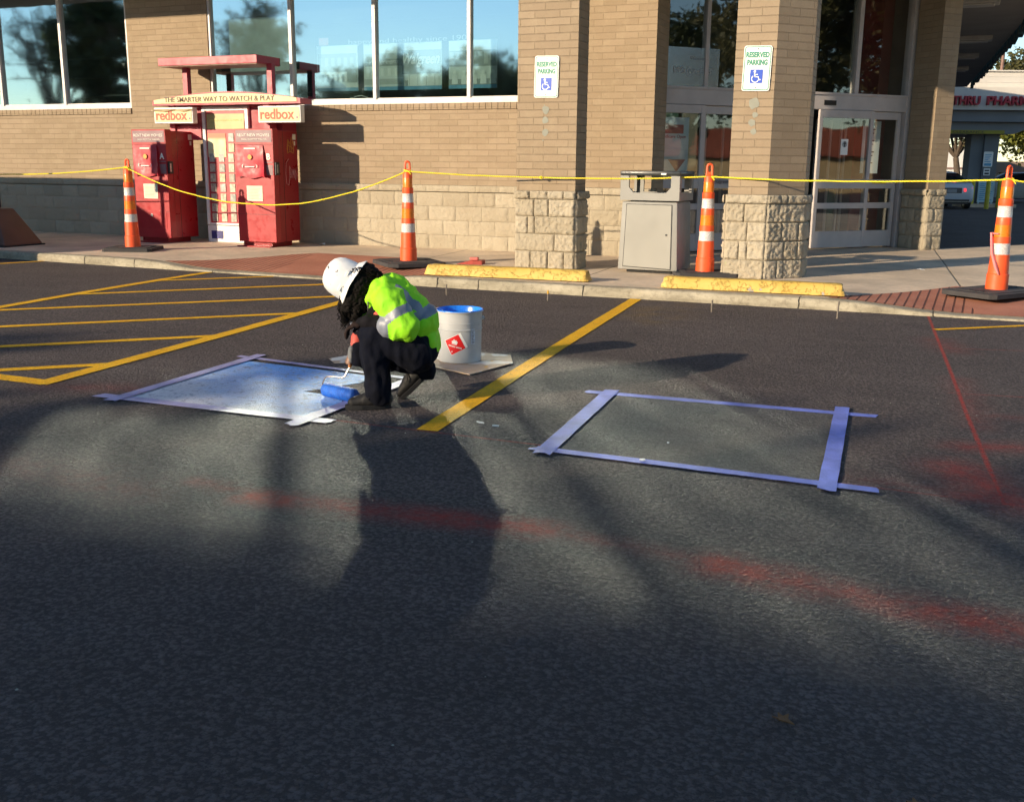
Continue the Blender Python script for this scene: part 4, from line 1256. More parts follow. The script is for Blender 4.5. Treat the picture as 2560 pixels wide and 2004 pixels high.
# filler patches left where older signs hung
M_FIL = dirty('filler_grey', (.27, .27, .22), .1, .8, 12)
def patch(b, x, z, r, seed):
    n_ = 22; vs = [(x, 11.4365, z)]
    for i in range(n_):
        a = 2*math.pi*i/n_; rr = r*(1+.35*noise.noise(Vector((math.cos(a)*1.5+seed, math.sin(a)*1.5, seed))))
        vs.append((x+rr*math.cos(a), 11.4365, z+rr*1.05*math.sin(a)))
    b.add(vs, [(0, 1+(i+1) % n_, 1+i) for i in range(n_)])
b = MB()
for x, z, r in ((-4.385, 1.905, .042), (-4.385, 1.795, .036), (-4.385, 1.655, .040), (-4.40, 1.96, .008), (-4.41, 1.57, .008)): patch(b, x, z, r, z*7)
tag(b.build('filler_patch', M_FIL), 'column of grey filler patches under the sign on the middle pillar', 'patch')
b = MB()
for x, z, r in ((-2.02, 1.945, .052), (-2.00, 1.83, .028), (-2.03, 1.75, .035), (-2.01, 1.66, .03)): patch(b, x, z, r, z*5)
tag(b.build('filler_patch', M_FIL), 'pale grey filler smears under the sign on the angled pillar', 'patch')

# steel pins standing in the asphalt
M_PIN = dirty('rusty_pin', (.16, .13, .10), .3, .6, 30)
PL = ['steel pin in the asphalt behind the paint bucket', 'steel pin with a yellow tip in the asphalt below the first wheel stop', 'steel pin in the asphalt just left of the far end of the second wheel stop', 'steel pin in the asphalt near the right ramp']
for (x, y), lb, h in zip([(-4.62, 9.33), (-3.53, 9.35), (-1.91, 9.27), (-.82, 9.34)], PL, (.105, .10, .11, .155)):
    b = MB(); b.lathe([(.008, -.02), (.008, h-.004), (.006, h)], 8, cx=0, cy=0)
    o = b.build('steel_pin', M_PIN, smooth=True, loc=(x, y, 0)); o.rotation_euler = (R(2), R(1.5), 0)
    tag(o, lb, 'pin', 'steel pins along the kerb')
    if 'yellow' in lb:
        b = MB(); b.lathe([(.0088, h-.03), (.0088, h-.002), (.006, h+.001)], 8); b.build('painted_tip', M_YEL, o)
# red plastic wedge and foam block beyond the first wheel stop
b = MB(); b.add([(-.16, -.09, 0), (.17, -.09, 0), (.17, .1, 0), (-.16, .1, 0), (.02, -.09, .045), (.17, -.09, .05), (.17, .1, .05), (.02, .1, .045)], [(3, 2, 1, 0), (4, 5, 6, 7), (0, 1, 5, 4), (1, 2, 6, 5), (2, 3, 7, 6), (3, 0, 4, 7)])
o = b.build('wedge', dirty('wedge_red', (.38, .05, .03), .3, .6, 14), loc=(-5.38, 11.52, .1), rz=.2, bevel=.004)
tag(o, 'dark red plastic wedge lying on the sidewalk behind the wheel stop', 'wedge')
b = MB(); b.box(-.05, .05, -.04, .04, 0, .03)
o = b.build('foam_block', dirty('foam_pink', (.72, .17, .14), .15, .8, 14), loc=(-5.33, 11.54, .152), rz=.2, bevel=.006)
tag(o, 'small bright red foam block on top of the plastic wedge', 'block')

# tall brown stand at the left edge
st = empty('sign_stand', (-12.75, 11.0, .1), R(0), 'brown stand with sloping sides cut off by the left edge', 'stand')
b = MB(); frus(b, .58, .34, .02, .26, .16, .52); b.build('sloped_base', dirty('stand_brown', (.13, .065, .045), .25, .55, 3), st, bevel=.02, smooth=True)
b = MB(); b.box(-.6, .6, -.36, .36, 0, .02); b.build('foot_plate', M_DARK, st, bevel=.006)
b = MB(); b.box(-.3, .10, -.06, .10, .52, 1.62); b.build('upright', dirty('stand_dark', (.03, .022, .022), .3, .5, 4), st, bevel=.02)
b = MB(); b.tube([(.115, -.05, .5), (.10, -.06, .9), (.08, -.06, 1.0)], .012, 6); b.build('cable', M_BRICK, st, smooth=True)

# posters inside the long window
M_PO = dirty('poster_cyan', (.66, .72, .70), .06, .6, 3); M_P1 = mat('poster_grey', (.30, .34, .34), .6); M_P2 = mat('poster_mid', (.44, .49, .48), .6); M_P3 = mat('poster_blue', (.10, .35, .55), .6); M_P4 = mat('poster_light', (.8, .84, .82), .6)
rnd = random.Random(12)
def poster(x0, x1, label, kind):
    e = empty('window_poster', ((x0+x1)/2, 13.95, 2.36), 0, label, 'poster')
    hw_ = (x1-x0)/2; H_ = .66
    b = MB(); b.box(-hw_, hw_, 0, .012, 0, H_); b.build('sheet', M_PO, e)
    b = MB(); b.box(-hw_, hw_, -.003, 0, 0, .05); b.build('blue_foot', M_P3, e)
    b = MB(); c1 = MB(); c2 = MB()
    if kind == 0:
        b.box(-hw_+.02, hw_-.02, -.003, -.001, .28, .54)
        for i in range(6): c1.box(-.32+i*.11, -.26+i*.11, -.005, -.003, .36, .48)
        c2.box(-hw_+.02, .17, -.006, -.003, .14, .27); b.box(.17, hw_-.01, -.003, -.001, .12, .28)
        for i in range(5): b.box(-.28+i*.09, -.235+i*.09, -.008, -.006, .13, .24)
    elif kind == 1:
        b.box(-hw_+.01, -.0, -.003, -.001, .34, .52); b.box(-.0, hw_-.01, -.004, -.001, .22, .55)
        c1.box(-hw_+.01, -.0, -.005, -.003, .44, .52)
        for i in range(5): c2.box(-.60+i*.12, -.55+i*.12, -.006, -.003, .20, .31)
        c1.box(-hw_, 0, -.003, -.001, .08, .16); b.box(.05, .26, -.006, -.004, .05, .13)
        c2.box(.10, .6, -.007, -.004, .05, .20)
        text_part('lettering', 'Walgreens', M_P4, e, -.3, .375, .065, y=-.009, width=.5, shear=.35)
        text_part('lettering', 'Walgreen', M_P4, e, .32, .36, .15, y=-.009, width=.60, shear=.35, bold=.02)
        for i in range(4): b.tube([(.12+i*.14, -.006, .05), (.12+i*.14, -.006, .2)], .004, 4)
    else:
        b.box(-hw_, hw_, -.003, -.001, .3, .52)
        for i in range(8): c1.box(-.36+i*.09, -.30+i*.09, -.006, -.003, .33+.05*(i % 3), .50)
        for i in range(5):
            x = -.28+i*.15; c2.lathe([(.03, -.002), (.03, .002)], 10, M=Matrix.Translation((x, -.008, .22)) @ Matrix.Rotation(R(90), 4, 'X'))
            c2.prism_y([(x-.05, .06), (x+.05, .06), (x+.04, .19), (x-.04, .19)], -.007, -.004)
        b.box(-hw_, hw_, -.003, -.001, .05, .13)
        text_part('lettering', 'DRUGS', M_P4, e, -.27, .40, .03, y=-.009, width=.12)
    b.build('picture_dark', M_P1, e)
    if c1.f: c1.build('picture_mid', M_P2, e)
    if c2.f: c2.build('picture_light', M_P4, e)
    return e
poster(-9.08, -8.365, 'pale poster of an old street corner shop, leftmost behind the long window', 0)
poster(-8.26, -6.965, 'wide pale poster with big script shop name, in the middle of the long window', 1)
poster(-6.85, -6.095, 'pale poster of shoppers at a counter, rightmost behind the long window', 2)
e = empty('window_banner', (-7.6, 13.93, 3.02), 0, 'faint translucent banner along the top of the three window posters', 'banner')
b = MB(); b.box(-1.5, 1.53, 0, .01, 0, .15); b.build('sheet', glass('banner_film', (.55, .75, .75), .0, (1, 1, 1)), e)
text_part('lettering', 'happy and healthy since 1901', M_P1, e, .1, .0, .07, y=-.004, width=2.0)
b = MB(); b.prism_y([(-1.42, .0), (-1.25, .0), (-1.25, .11), (-1.42, .11)], -.005, -.002); b.build('red_square', mat('banner_red', (.3, .06, .07), .5), e)
e = empty('shelf_tray', (-8.28, 13.82, 2.22), 0, 'white wire loop lying on the window ledge', 'wire')
b = MB(); b.tube([(-.12, 0, 0), (-.06, 0, .05), (.05, 0, .06), (.15, 0, .03), (.2, 0, 0)], .008, 6); b.build('loop', M_WHITE, e, smooth=True)
b = MB(); b.box(-.14, -.08, -.03, .03, 0, .035); b.build('clip', M_WHITE, e, bevel=.006)
# blank white panel leaning behind the leftmost pane of the long window
b = MB(); b.box(-10.55, -9.42, 13.78, 13.80, 2.22, 3.45)
tag(b.build('window_panel', dirty('panel_frost', (.42, .46, .46), .25, .8, 2)), 'frosted blank panel behind the pane above the red kiosk roof', 'panel')
# ================================================================== THE PAINTER (local frame: x to the right of the picture, y away, z up)
PX = empty('person', (-2.78, 4.80, 0), R(22.63), 'person crouching in white hard hat, lime hi-vis hoodie and navy work trousers, rolling blue paint', 'person')
def skin_mat():
    m = mat('skin', (.30, .16, .09), .5); n = N(m)
    n.color(n.mix(n.ramp(n.noise(20, 4), 0, 1, .3, .7), (.15, .075, .045), (.24, .125, .075)))
    return m
M_SKIN = skin_mat()
hN = Vector((-.88, 0, .476)); hF = Vector((-.476, 0, -.88)); hM = Vector((-.152, .0, .662))
hs = Vector((0, 1, 0))
def hp_(a, b_, c_): return hM+hN*a+hF*b_+hs*c_       # head frame: up, forward, side
prims = [('e', hp_(-.03, 0, 0), (.078, .072, .098), None), ('c', hp_(-.05, .02, 0), hp_(-.12, .045, 0), .062, .045),
         ('e', hp_(-.06, .088, 0), (.016, .014, .018)), ('e', hp_(-.095, .078, 0), (.016, .026, .012)), ('e', hp_(-.06, .0, -.078), (.014, .01, .024)), ('e', hp_(-.06, .0, .078), (.014, .01, .024)),
         ('c', hp_(-.06, -.02, 0), (.01, 0, .60), .05, .052), ('c', (.01, 0, .60), (.06, 0, .56), .06, .10),
         ('c', (.05, -.08, .57), (.05, .10, .57), .075, .075), ('c', (.06, 0, .56), (.14, 0, .44), .095, .09), ('c', (.14, 0, .44), (.20, 0, .32), .09, .095),
         # near arm, folded on the knee
         ('c', (.075, -.155, .575), (.165, -.19, .43), .048, .04), ('c', (.165, -.19, .43), (-.06, -.145, .465), .038, .026),
         ('e', (-.095, -.14, .452), (.034, .036, .017)),
         # far arm reaching down to the roller
         ('c', (.03, .15, .575), (-.085, .15, .46), .048, .038), ('c', (-.085, .15, .46), (-.138, .125, .33), .036, .024),
         ('e', (-.150, .100, .272), (.020, .034, .036)),
         # legs
         ('c', (.20, -.09, .30), (-.01, -.125, .41), .075, .055), ('c', (-.01, -.125, .41), (.005, -.13, .10), .052, .035), ('c', (.005, -.13, .07), (-.10, -.13, .035), .035, .028),
         ('c', (.20, .09, .30), (-.105, .055, .262), .075, .052), ('c', (-.105, .055, .262), (.225, .13, .19), .05, .035), ('c', (.235, .13, .17), (.13, .13, .05), .03, .025)]
# fingers: near hand drooping over the knee
for i, (yy, L) in enumerate(((-.170, .060), (-.150, .070), (-.130, .066), (-.112, .052))):
    a0 = Vector((-.115, yy, .448)); a1 = a0+Vector((-.028, 0, -.012)); a2 = a1+Vector((-.014, 0, -.028))*(L/.066); a3 = a2+Vector((.002, 0, -.022))*(L/.066)
    prims += [('c', a0, a1, .0088, .0085), ('c', a1, a2, .0085, .008), ('c', a2, a3, .008, .007)]
prims += [('c', (-.085, -.108, .450), (-.105, -.095, .435), .010, .009), ('c', (-.105, -.095, .435), (-.122, -.098, .412), .009, .0075)]
# fingers: far hand closed round the roller handle
for i, zz_ in enumerate((.262, .244, .226, .210)):
    hx = -.150-(.262-zz_)*.35
    a0 = Vector((hx-.004, .110, zz_+.012)); a1 = Vector((hx-.028, .083, zz_+.004)); a2 = Vector((hx-.022, .053, zz_)); a3 = Vector((hx-.002, .045, zz_-.003))
    prims += [('c', a0, a1, .0088, .0085), ('c', a1, a2, .0085, .008), ('c', a2, a3, .008, .007)]
prims += [('c', (-.138, .095, .262), (-.128, .059, .245), .010, .009), ('c', (-.128, .059, .245), (-.140, .041, .228), .009, .0075)]
body = soft('body', prims, M_SKIN, PX, voxel=.006, smooth=3)
gl_ = [('e', (-.095, -.14, .452), (.037, .039, .020))]
for i, (yy, L) in enumerate(((-.170, .060), (-.150, .070), (-.130, .066), (-.112, .052))):
    a0 = Vector((-.115, yy, .448)); a1 = a0+Vector((-.028, 0, -.012)); a2 = a1+Vector((-.014, 0, -.028))*(L/.066); a3 = a2+Vector((.002, 0, -.022))*(L/.066)
    gl_ += [('c', a0, a1, .0108, .0105), ('c', a1, a2, .0105, .010), ('c', a2, a3, .010, .009)]
gl_ += [('c', (-.085, -.108, .450), (-.105, -.095, .435), .012, .011), ('c', (-.105, -.095, .435), (-.122, -.098, .412), .011, .0095)]
soft('glove', gl_, dirty('glove_dark', (.022, .012, .010), .4, .8, 30, spec=.2), PX, voxel=.005, smooth=2)
b = MB()
for s_ in (-1, 1):
    b.lathe([(.001, -.011), (.0105, -.004), (.0105, .004), (.001, .011)], 12, M=Matrix.Translation(hp_(-.035, .078, s_*.032)))
b.build('eyes', mat('eye', (.6, .55, .5), .2), body, smooth=True)

M_NAVY = dirty('navy_trousers', (.0035, .0045, .010), .45, .9, 9, bump=.002, bscale=90, spec=.15)
tro = [('e', (.195, 0, .305), (.115, .165, .105)), ('c', (.20, -.085, .30), (-.01, -.125, .405), .108, .082), ('c', (-.015, -.125, .40), (.0, -.13, .15), .080, .062), ('c', (.0, -.13, .16), (.005, -.13, .085), .064, .068),
       ('c', (.19, .085, .295), (-.108, .055, .256), .105, .066), ('c', (-.108, .055, .252), (.20, .13, .195), .062, .055), ('c', (.20, .13, .19), (.235, .13, .16), .055, .055),
       ('c', (.14, -.02, .36), (.20, 0, .40), .12, .11)]
tr = soft('trousers', tro, M_NAVY, PX, voxel=.008, smooth=5, disp=(.011, 15, (1, 1, .5), 1))
soft('knee_pad', [('e', (-.158, .045, .262), (.024, .052, .050))], dirty('knee_grey', (.13, .135, .14), .3, .7, 20), PX, voxel=.006, smooth=2, disp=(.003, 40))
M_SHIRT = dirty('black_sweater', (.008, .007, .009), .4, .9, 20, spec=.15)
sh = soft('sweater', [('c', (.13, 0, .44), (.05, 0, .55), .125, .10), ('c', (.165, -.19, .43), (-.035, -.15, .468), .054, .046), ('c', (-.035, -.15, .468), (-.07, -.145, .462), .046, .036),
                      ('c', (-.08, .15, .455), (-.138, .125, .335), .044, .036), ('c', (.05, -.05, .52), (-.005, -.10, .50), .06, .05)], M_SHIRT, PX, voxel=.008, smooth=4, disp=(.005, 24))
soft('red_cuff', [('c', (-.138, .123, .340), (-.146, .108, .298), .0375, .031), ('c', (.02, -.13, .505), (-.03, -.125, .478), .030, .025)], dirty('cuff_red', (.50, .07, .05), .2, .7, 20), PX, voxel=.006, smooth=2)

def hv():
    m = mat('lime_fabric', (.36, .92, .01), .75); n = N(m)
    n.color(n.mix(n.ramp(n.noise(5, 5), 0, 1, .3, .7), (.24, .66, .008), (.34, .80, .012)))
    n.bump(n.noise(26, 4, .6), .006)
    return m
M_LIME = hv()
M_SILV = dirty('reflective_tape', (.19, .205, .25), .1, .45, 9, metal=.0)
jk = [('c', (.165, 0, .475), (.055, 0, .585), .128, .115), ('c', (.07, -.095, .575), (.07, .115, .575), .092, .092), ('c', (.055, 0, .60), (.01, 0, .62), .095, .075),
      # hood lying bunched on the shoulders
      ('c', (.045, -.07, .662), (.055, .07, .662), .038, .038), ('c', (.0, -.085, .645), (-.03, -.07, .585), .036, .028), ('c', (-.03, -.07, .585), (-.03, -.03, .525), .030, .022), ('c', (.0, .085, .645), (-.04, .06, .57), .036, .028),
      ('c', (.045, -.07, .665), (.0, -.085, .645), .036, .036), ('c', (.085, 0, .655), (.14, 0, .60), .055, .06),
      # tail of the jacket hanging behind
      ('e', (.250, 0, .435), (.062, .150, .105), Matrix.Rotation(R(25), 3, 'Y')), ('e', (.285, .0, .355), (.036, .125, .085), Matrix.Rotation(R(-8), 3, 'Y')), ('c', (.285, -.05, .34), (.292, -.04, .285), .032, .018), ('c', (.285, .05, .34), (.29, .04, .30), .03, .016),
      # sleeves
      ('c', (.075, -.150, .575), (.160, -.195, .455), .078, .074), ('c', (.160, -.195, .445), (.072, -.185, .452), .070, .060), ('e', (.135, -.195, .415), (.06, .055, .035)),
      ('c', (.02, .145, .575), (-.095, .10, .475), .076, .060), ('c', (-.095, .10, .475), (-.122, .09, .425), .058, .048), ('c', (-.02, .06, .55), (-.07, .05, .50), .05, .03)]
axA, axB = Vector((.22, 0, .30)), Vector((.02, 0, .62))
def jpick(c_, nr):
    if c_.y < -.135 and c_.z < .60:
        u = (c_-Vector((.075, -.15, .575))).dot(Vector((.085, -.045, -.12)).normalized())/.153
        if c_.x < .045 and c_.z < .51: return 1
        if c_.x < .075 and c_.z < .51: return 1
        if .42 < u < .72 and c_.z > .455+.35*max(0, .12-c_.x): return 1
        return 0
    if c_.x < -.06 and c_.y > .05:
        return 1 if c_.z < .445 or (.515 < c_.z < .532) else 0
    t = (c_-axA).dot(axB-axA)/(axB-axA).length_squared
    if c_.x > .10:
        if .36 < t+.25*(c_.x-.25) < .50: return 1
        if t > .45 and abs(abs(c_.y+.01)-.088) < .020 and nr.z > -.2: return 1
    return 0
soft('hi_vis_hoodie', jk, M_LIME, PX, voxel=.0065, smooth=5, disp=(.009, 11, (1.3, 1, .8), 1), mats=[M_LIME, M_SILV], pick=jpick)
b = MB(); b.tube([(-.045, -.095, .575), (-.045, -.105, .53), (-.038, -.105, .48)], .004, 6); b.tube([(-.02, -.1, .565), (.0, -.11, .53), (.015, -.112, .505)], .003, 5)
b.build('hood_cord', M_BLK, PX, smooth=True)
b = MB(); b.box(-.02, .02, -.001, .001, -.012, .012)

# hair: a curly mass plus single ringlets
M_HAIR = mat('black_hair', (.006, .004, .003), .75, spec=.15)
soft('hair', [('e', hp_(-.045, -.01, 0), (.098, .104, .105)), ('c', hp_(-.06, -.07, 0), (-.02, 0, .665), .072, .060), ('c', hp_(-.05, .07, -.03), (-.165, -.035, .53), .070, .052), ('c', hp_(-.09, .0, 0), (-.09, -.02, .56), .085, .062),
              ('c', (-.155, -.03, .53), (-.165, -.04, .465), .044, .020), ('c', (-.10, -.04, .56), (-.125, -.05, .475), .05, .025), ('c', (-.12, .05, .56), (-.14, .05, .48), .05, .02)], M_HAIR, PX, voxel=.006, smooth=1, disp=(.008, 90))
b = MB(); rnd = random.Random(8)
def ringlet(p, L, amp, turns, lean):
    pts = []
    k = int(turns*9)
    ph = rnd.uniform(0, 6)
    for i in range(k+1):
        t = i/k
        a = ph+t*turns*6.283
        q = amp*(.5+.6*t)
        pts.append((p[0]+lean*t+q*math.cos(a), p[1]+q*math.sin(a), p[2]-L*t))
    b.tube(pts, [.0026*(1-.5*i/k) for i in range(k+1)], 4)
for i in range(260):
    t = rnd.random()
    x = lerp(-.205, -.055, t)+rnd.uniform(-.01, .01)
    top = lerp(.56, .64, t)
    ringlet((x, rnd.uniform(-.085, .06), top-rnd.uniform(0, .07)), rnd.uniform(.05, .10)*(1.1 if t < .5 else .8), rnd.uniform(.004, .009), rnd.uniform(1.5, 3), rnd.uniform(-.008, .008))
ringlet((-.190, -.05, .52), .115, .006, 4.5, .012); ringlet((-.196, -.04, .52), .09, .006, 3.5, -.002)
for i in range(260):          # frizz on the nape and the crown side under the brim
    a = rnd.uniform(-.9, 2.2)
    p = Vector((-.075+.10*math.cos(a), rnd.uniform(-.09, .03), .655+.075*math.sin(a)))
    ringlet((p.x, p.y, p.z+.02), rnd.uniform(.02, .05), rnd.uniform(.006, .012), rnd.uniform(1, 2.2), rnd.uniform(-.01, .015))
b.build('curls', M_HAIR, PX, smooth=True)

# hard hat
def hat_mat():
    m = mat('hard_hat_white', (.74, .74, .72), .32); n = N(m)
    tc = n.new('ShaderNodeTexCoord')
    v = tc.outputs['Object']
    a = n.noise(26, 4, .6, vec=v); d = n.noise(9, 3, .6, vec=v)
    sp_ = n.math('MULTIPLY', n.ramp(a, 0, 1, .60, .63), n.ramp(d, 0, 1, .50, .56))
    col = n.mix(n.ramp(n.noise(14, 5, .7, vec=v), 0, .35, .5, .7), (.75, .75, .73), (.5, .47, .42))
    col = n.mix(sp_, col, (.035, .015, .02))
    n.color(col); n.bump(n.noise(60, 3, .6, vec=v), .0008)
    return m
MH = Matrix(((hF.x, 0, hN.x, hM.x), (hF.y, 1, hN.y, hM.y), (hF.z, 0, hN.z, hM.z), (0, 0, 0, 1)))
# columns: forward, side, up
b = MB(); seg = 48; rows = []
prof = [(1.0, .0), (1.0, .014), (.985, .042), (.93, .075), (.82, .102), (.64, .122), (.42, .134), (.2, .139), (.02, .140)]
for r_, z in prof:
    row = []
    for k in range(seg):
        a = 2*math.pi*k/seg
        rx, ry = .109, .096
        p = Vector((rx*r_*math.cos(a), ry*r_*math.sin(a), z))
        if abs(p.y) < .016 and z > .03: p.z += .006     # centre ridge
        elif abs(abs(p.y)-.04) < .008 and z > .05: p.z += .003
        row.append(MH @ p)
    rows.append(row)
brim = []
for ring_ in (0, 1, 2):
    row = []
    for k in range(seg):
        a = 2*math.pi*k/seg
        ext = (.016, .022, .024)[ring_]*(1+.75*max(0, math.cos(a))**2+.35*max(0, -math.cos(a))**2)
        z = (-.002, -.010, -.016)[ring_]
        row.append(MH @ Vector(((.110+ext)*math.cos(a), (.097+ext*.8)*math.sin(a), z-.012*abs(math.cos(a)))))
    brim.append(row)
allr = [[MH @ (Vector(((.104)*math.cos(2*math.pi*k/seg), .09*math.sin(2*math.pi*k/seg), -.002))) for k in range(seg)]]+brim[::-1]+[[MH @ Vector((.114*math.cos(2*math.pi*k/seg), .100*math.sin(2*math.pi*k/seg), .004)) for k in range(seg)]]+rows
b.add([v for r_ in allr for v in r_], [(i*seg+k, i*seg+(k+1) % seg, (i+1)*seg+(k+1) % seg, (i+1)*seg+k) for i in range(len(allr)-1) for k in range(seg)])
hat = b.build('hard_hat', hat_mat(), PX, smooth=True, angle=50)
for s_ in (-1, 1):       # raised accessory slots along both sides
    for (f0, f1) in ((-.060, -.014), (.004, .058)):
        fm = (f0+f1)/2
        yy = s_*(.096*math.sqrt(max(.05, 1-(fm/.112)**2))*.985)
        b = MB(); b.box(f0, f1, yy-.003, yy+.003, .018, .034, M=MH); b.build('accessory_slot', M_SGW, hat, bevel=.002)

# shoes
M_SHOE = dirty('black_shoe', (.012, .011, .011), .5, .6, 25, bump=.001, spec=.3)
M_SOLE = dirty('black_sole', (.016, .016, .017), .3, .8, 15, spec=.2)
def shoe(M, nm):
    pr = [('c', (.035, 0, .055), (-.06, 0, .05), .042, .042), ('c', (-.06, 0, .048), (-.135, 0, .036), .040, .030), ('c', (.02, 0, .08), (.01, 0, .11), .042, .046)]
    pr = [(p[0], M @ Vector(p[1]), M @ Vector(p[2]), p[3], p[4]) for p in pr]
    o = soft('shoe', pr, M_SHOE, PX, voxel=.006, smooth=3, disp=(.002, 50))
    b = MB(); out = []
    for i in range(24):
        a = 2*math.pi*i/24; x = -.055+.125*math.cos(a); w_ = .044*(1-.12*math.cos(a*1)) if True else 0
        out.append((x, w_*math.sin(a)*(1.05 if x < -.06 else .95)))
    b.prism(out, .0, .026); b.v = [tuple(M @ Vector(v)) for v in b.v]; b.build('sole', M_SOLE, o, bevel=.004)
    b = MB()
    for i in range(5):
        x = -.03-.02*i; z = .092-.010*i
        b.tube([M @ Vector((x, -.024, z-.004)), M @ Vector((x-.004, 0, z+.006)), M @ Vector((x, .024, z-.004))], .0035, 5)
    b.tube([M @ Vector((-.03, -.03, .088)), M @ Vector((-.045, -.05, .075)), M @ Vector((-.06, -.048, .06))], .003, 5)
    b.build('laces', M_SOLE, o, smooth=True)
shoe(Matrix.Translation((.005, -.13, .0)) @ Matrix.Rotation(R(8), 4, 'Z'), 'near')
shoe(Matrix.Translation((.175, .13, .083)) @ Matrix.Rotation(R(3), 4, 'Z') @ Matrix.Rotation(R(-44), 4, 'Y') @ Matrix.Translation((.045, 0, -.02)), 'far')

# roller held in the far hand
ro = empty('paint_roller', (-2.78, 4.80, 0), R(22.63), 'paint roller loaded with bright blue paint, held by the crouching person', 'paint roller')
m = mat('wet_blue_nap', (.010, .10, .52), .38); n = N(m)
n.color(n.mix(n.ramp(n.noise(30, 5, .7), 0, 1, .35, .65), (.008, .075, .42), (.018, .16, .66))); n.bump(n.noise(120, 4, .7), .006)
A_, B_ = Vector((-.332, .145, .043)), Vector((-.135, -.03, .043))
b = MB(); k = 24; pts = [A_.lerp(B_, i/k) for i in range(k+1)]
b.tube(pts, [.030]+[.0395+.0015*noise.noise(Vector((i*.7, 0, 0))) for i in range(k-1)]+[.031], 26)
o = b.build('nap_sleeve', m, ro, smooth=True, angle=60)
for v in o.data.vertices: v.co += v.normal*.0022*noise.noise(v.co*110)
M_WIRE = dirty('roller_wire', (.35, .33, .30), .3, .3, 20, metal=.6)
d_ = (A_-B_).normalized()
b = MB(); b.tube([A_+d_*-.01, A_+d_*.020, A_+d_*.028+Vector((.002, 0, .02)), (-.330, .125, .105), (-.315, .108, .122), (-.285, .095, .126), (-.222, .072, .126), (-.206, .068, .134), (-.180, .066, .182), (-.172, .066, .21)], .0042, 8)
b.build('wire_frame', M_WIRE, ro, smooth=True)
b = MB(); b.tube([(-.178, .066, .186), (-.168, .066, .22), (-.152, .067, .262), (-.138, .069, .30)], [.010, .0125, .0125, .010], 12); b.build('handle', dirty('handle_orange', (.35, .13, .03), .4, .5, 20), ro, smooth=True)
b = MB(); b.tube([A_+d_*-.002, A_+d_*.012], .016, 12); b.build('end_cap', dirty('cap_orange', (.5, .2, .05), .3, .5, 20), ro, smooth=True)

# ================================================================== PAINT BUCKET on its cardboard
bk_ = empty('paint_bucket', (-2.925, 6.10, .012), 0, 'grey steel bucket with bright blue paint inside and a red flammable diamond label', 'bucket')
M_BUCK = dirty('bucket_grey', (.45, .455, .45), .08, .35, 5, metal=.0)
pf = [(.139, 0), (.142, .004), (.143, .05), (.147, .21), (.1505, .213), (.1505, .219), (.1475, .222), (.148, .252), (.151, .255), (.151, .262), (.1485, .265), (.150, .325), (.158, .328), (.1595, .334), (.158, .340), (.152, .340), (.1505, .334), (.1495, .25)]
b = MB(); b.lathe(pf, 48, cap=False); b.lathe([(.0, .001), (.139, .0)], 48, cap=False); b.build('body', M_BUCK, bk_, smooth=True, angle=35)
M_BLUE = mat('blue_paint', (.012, .17, .70), .25); n = N(M_BLUE); n.color(n.mix(n.ramp(n.noise(14, 4), 0, 1, .35, .65), (.01, .12, .55), (.02, .24, .82)))
b = MB(); b.lathe([(.0, .262), (.1455, .263), (.1465, .275), (.1480, .335), (.1530, .3430), (.1585, .3410), (.1602, .336)], 48, cap=False); b.build('paint', M_BLUE, bk_, smooth=True)
vdir = math.atan2(-6.10, 2.925)      # towards the camera
def cyl_pt(u, z, r=.1462): 
    rr_ = r+(.1475-.143)*(z-.05)/.16*0+.0012+.004*(z-.05)/.16
    return (rr_*math.cos(vdir+u/r), rr_*math.sin(vdir+u/r), z)
def cyl_poly(b, poly, mi=0, r=.1438, sub=6):
    """subdivide a quad (u,z) onto the bucket side"""
    p = [Vector((*q, 0)) for q in poly]; vs = []
    for j in range(sub+1):
        for i in range(sub+1):
            q = p[0].lerp(p[1], i/sub).lerp(p[3].lerp(p[2], i/sub), j/sub)
            vs.append(cyl_pt(q.x, q.y, r))
    b.add(vs, [(j*(sub+1)+i, j*(sub+1)+i+1, (j+1)*(sub+1)+i+1, (j+1)*(sub+1)+i) for j in range(sub) for i in range(sub)], mi)
def rot2(pts, ang, cx, cz): 
    c_, s_ = math.cos(R(ang)), math.sin(R(ang)); return [(cx+x*c_-z*s_, cz+x*s_+z*c_) for x, z in pts]
S_ = .054
b = MB(); cyl_poly(b, rot2([(-S_, -S_), (S_+.014, -S_), (S_+.014, S_), (-S_, S_)], 27, -.030, .125))
lab = b.build('hazard_label', M_SGW, bk_)
b = MB(); cyl_poly(b, rot2([(-S_+.003, -S_+.003), (S_-.003, -S_+.003), (S_-.003, S_-.003), (-S_+.003, S_-.003)], 27, -.030, .125), r=.1446)
b.build('red_field', mat('hazard_red', (.70, .012, .012), .4), lab)
b = MB()
fl = [[(-.016, .004), (-.020, .018), (-.010, .024), (-.012, .010)], [(-.012, .010), (-.006, .036), (.002, .022), (.004, .008)], [(.0, .010), (.006, .030), (.014, .022), (.012, .006)], [(.010, .006), (.018, .022), (.020, .012), (.016, .002)], [(-.016, .004), (-.012, .012), (.014, .010), (.016, .002)], [(-.018, -.002), (.018, -.004), (.018, -.001), (-.018, .001)]]
for q in fl: cyl_poly(b, rot2(q, -8, -.034, .128), r=.1456, sub=2)
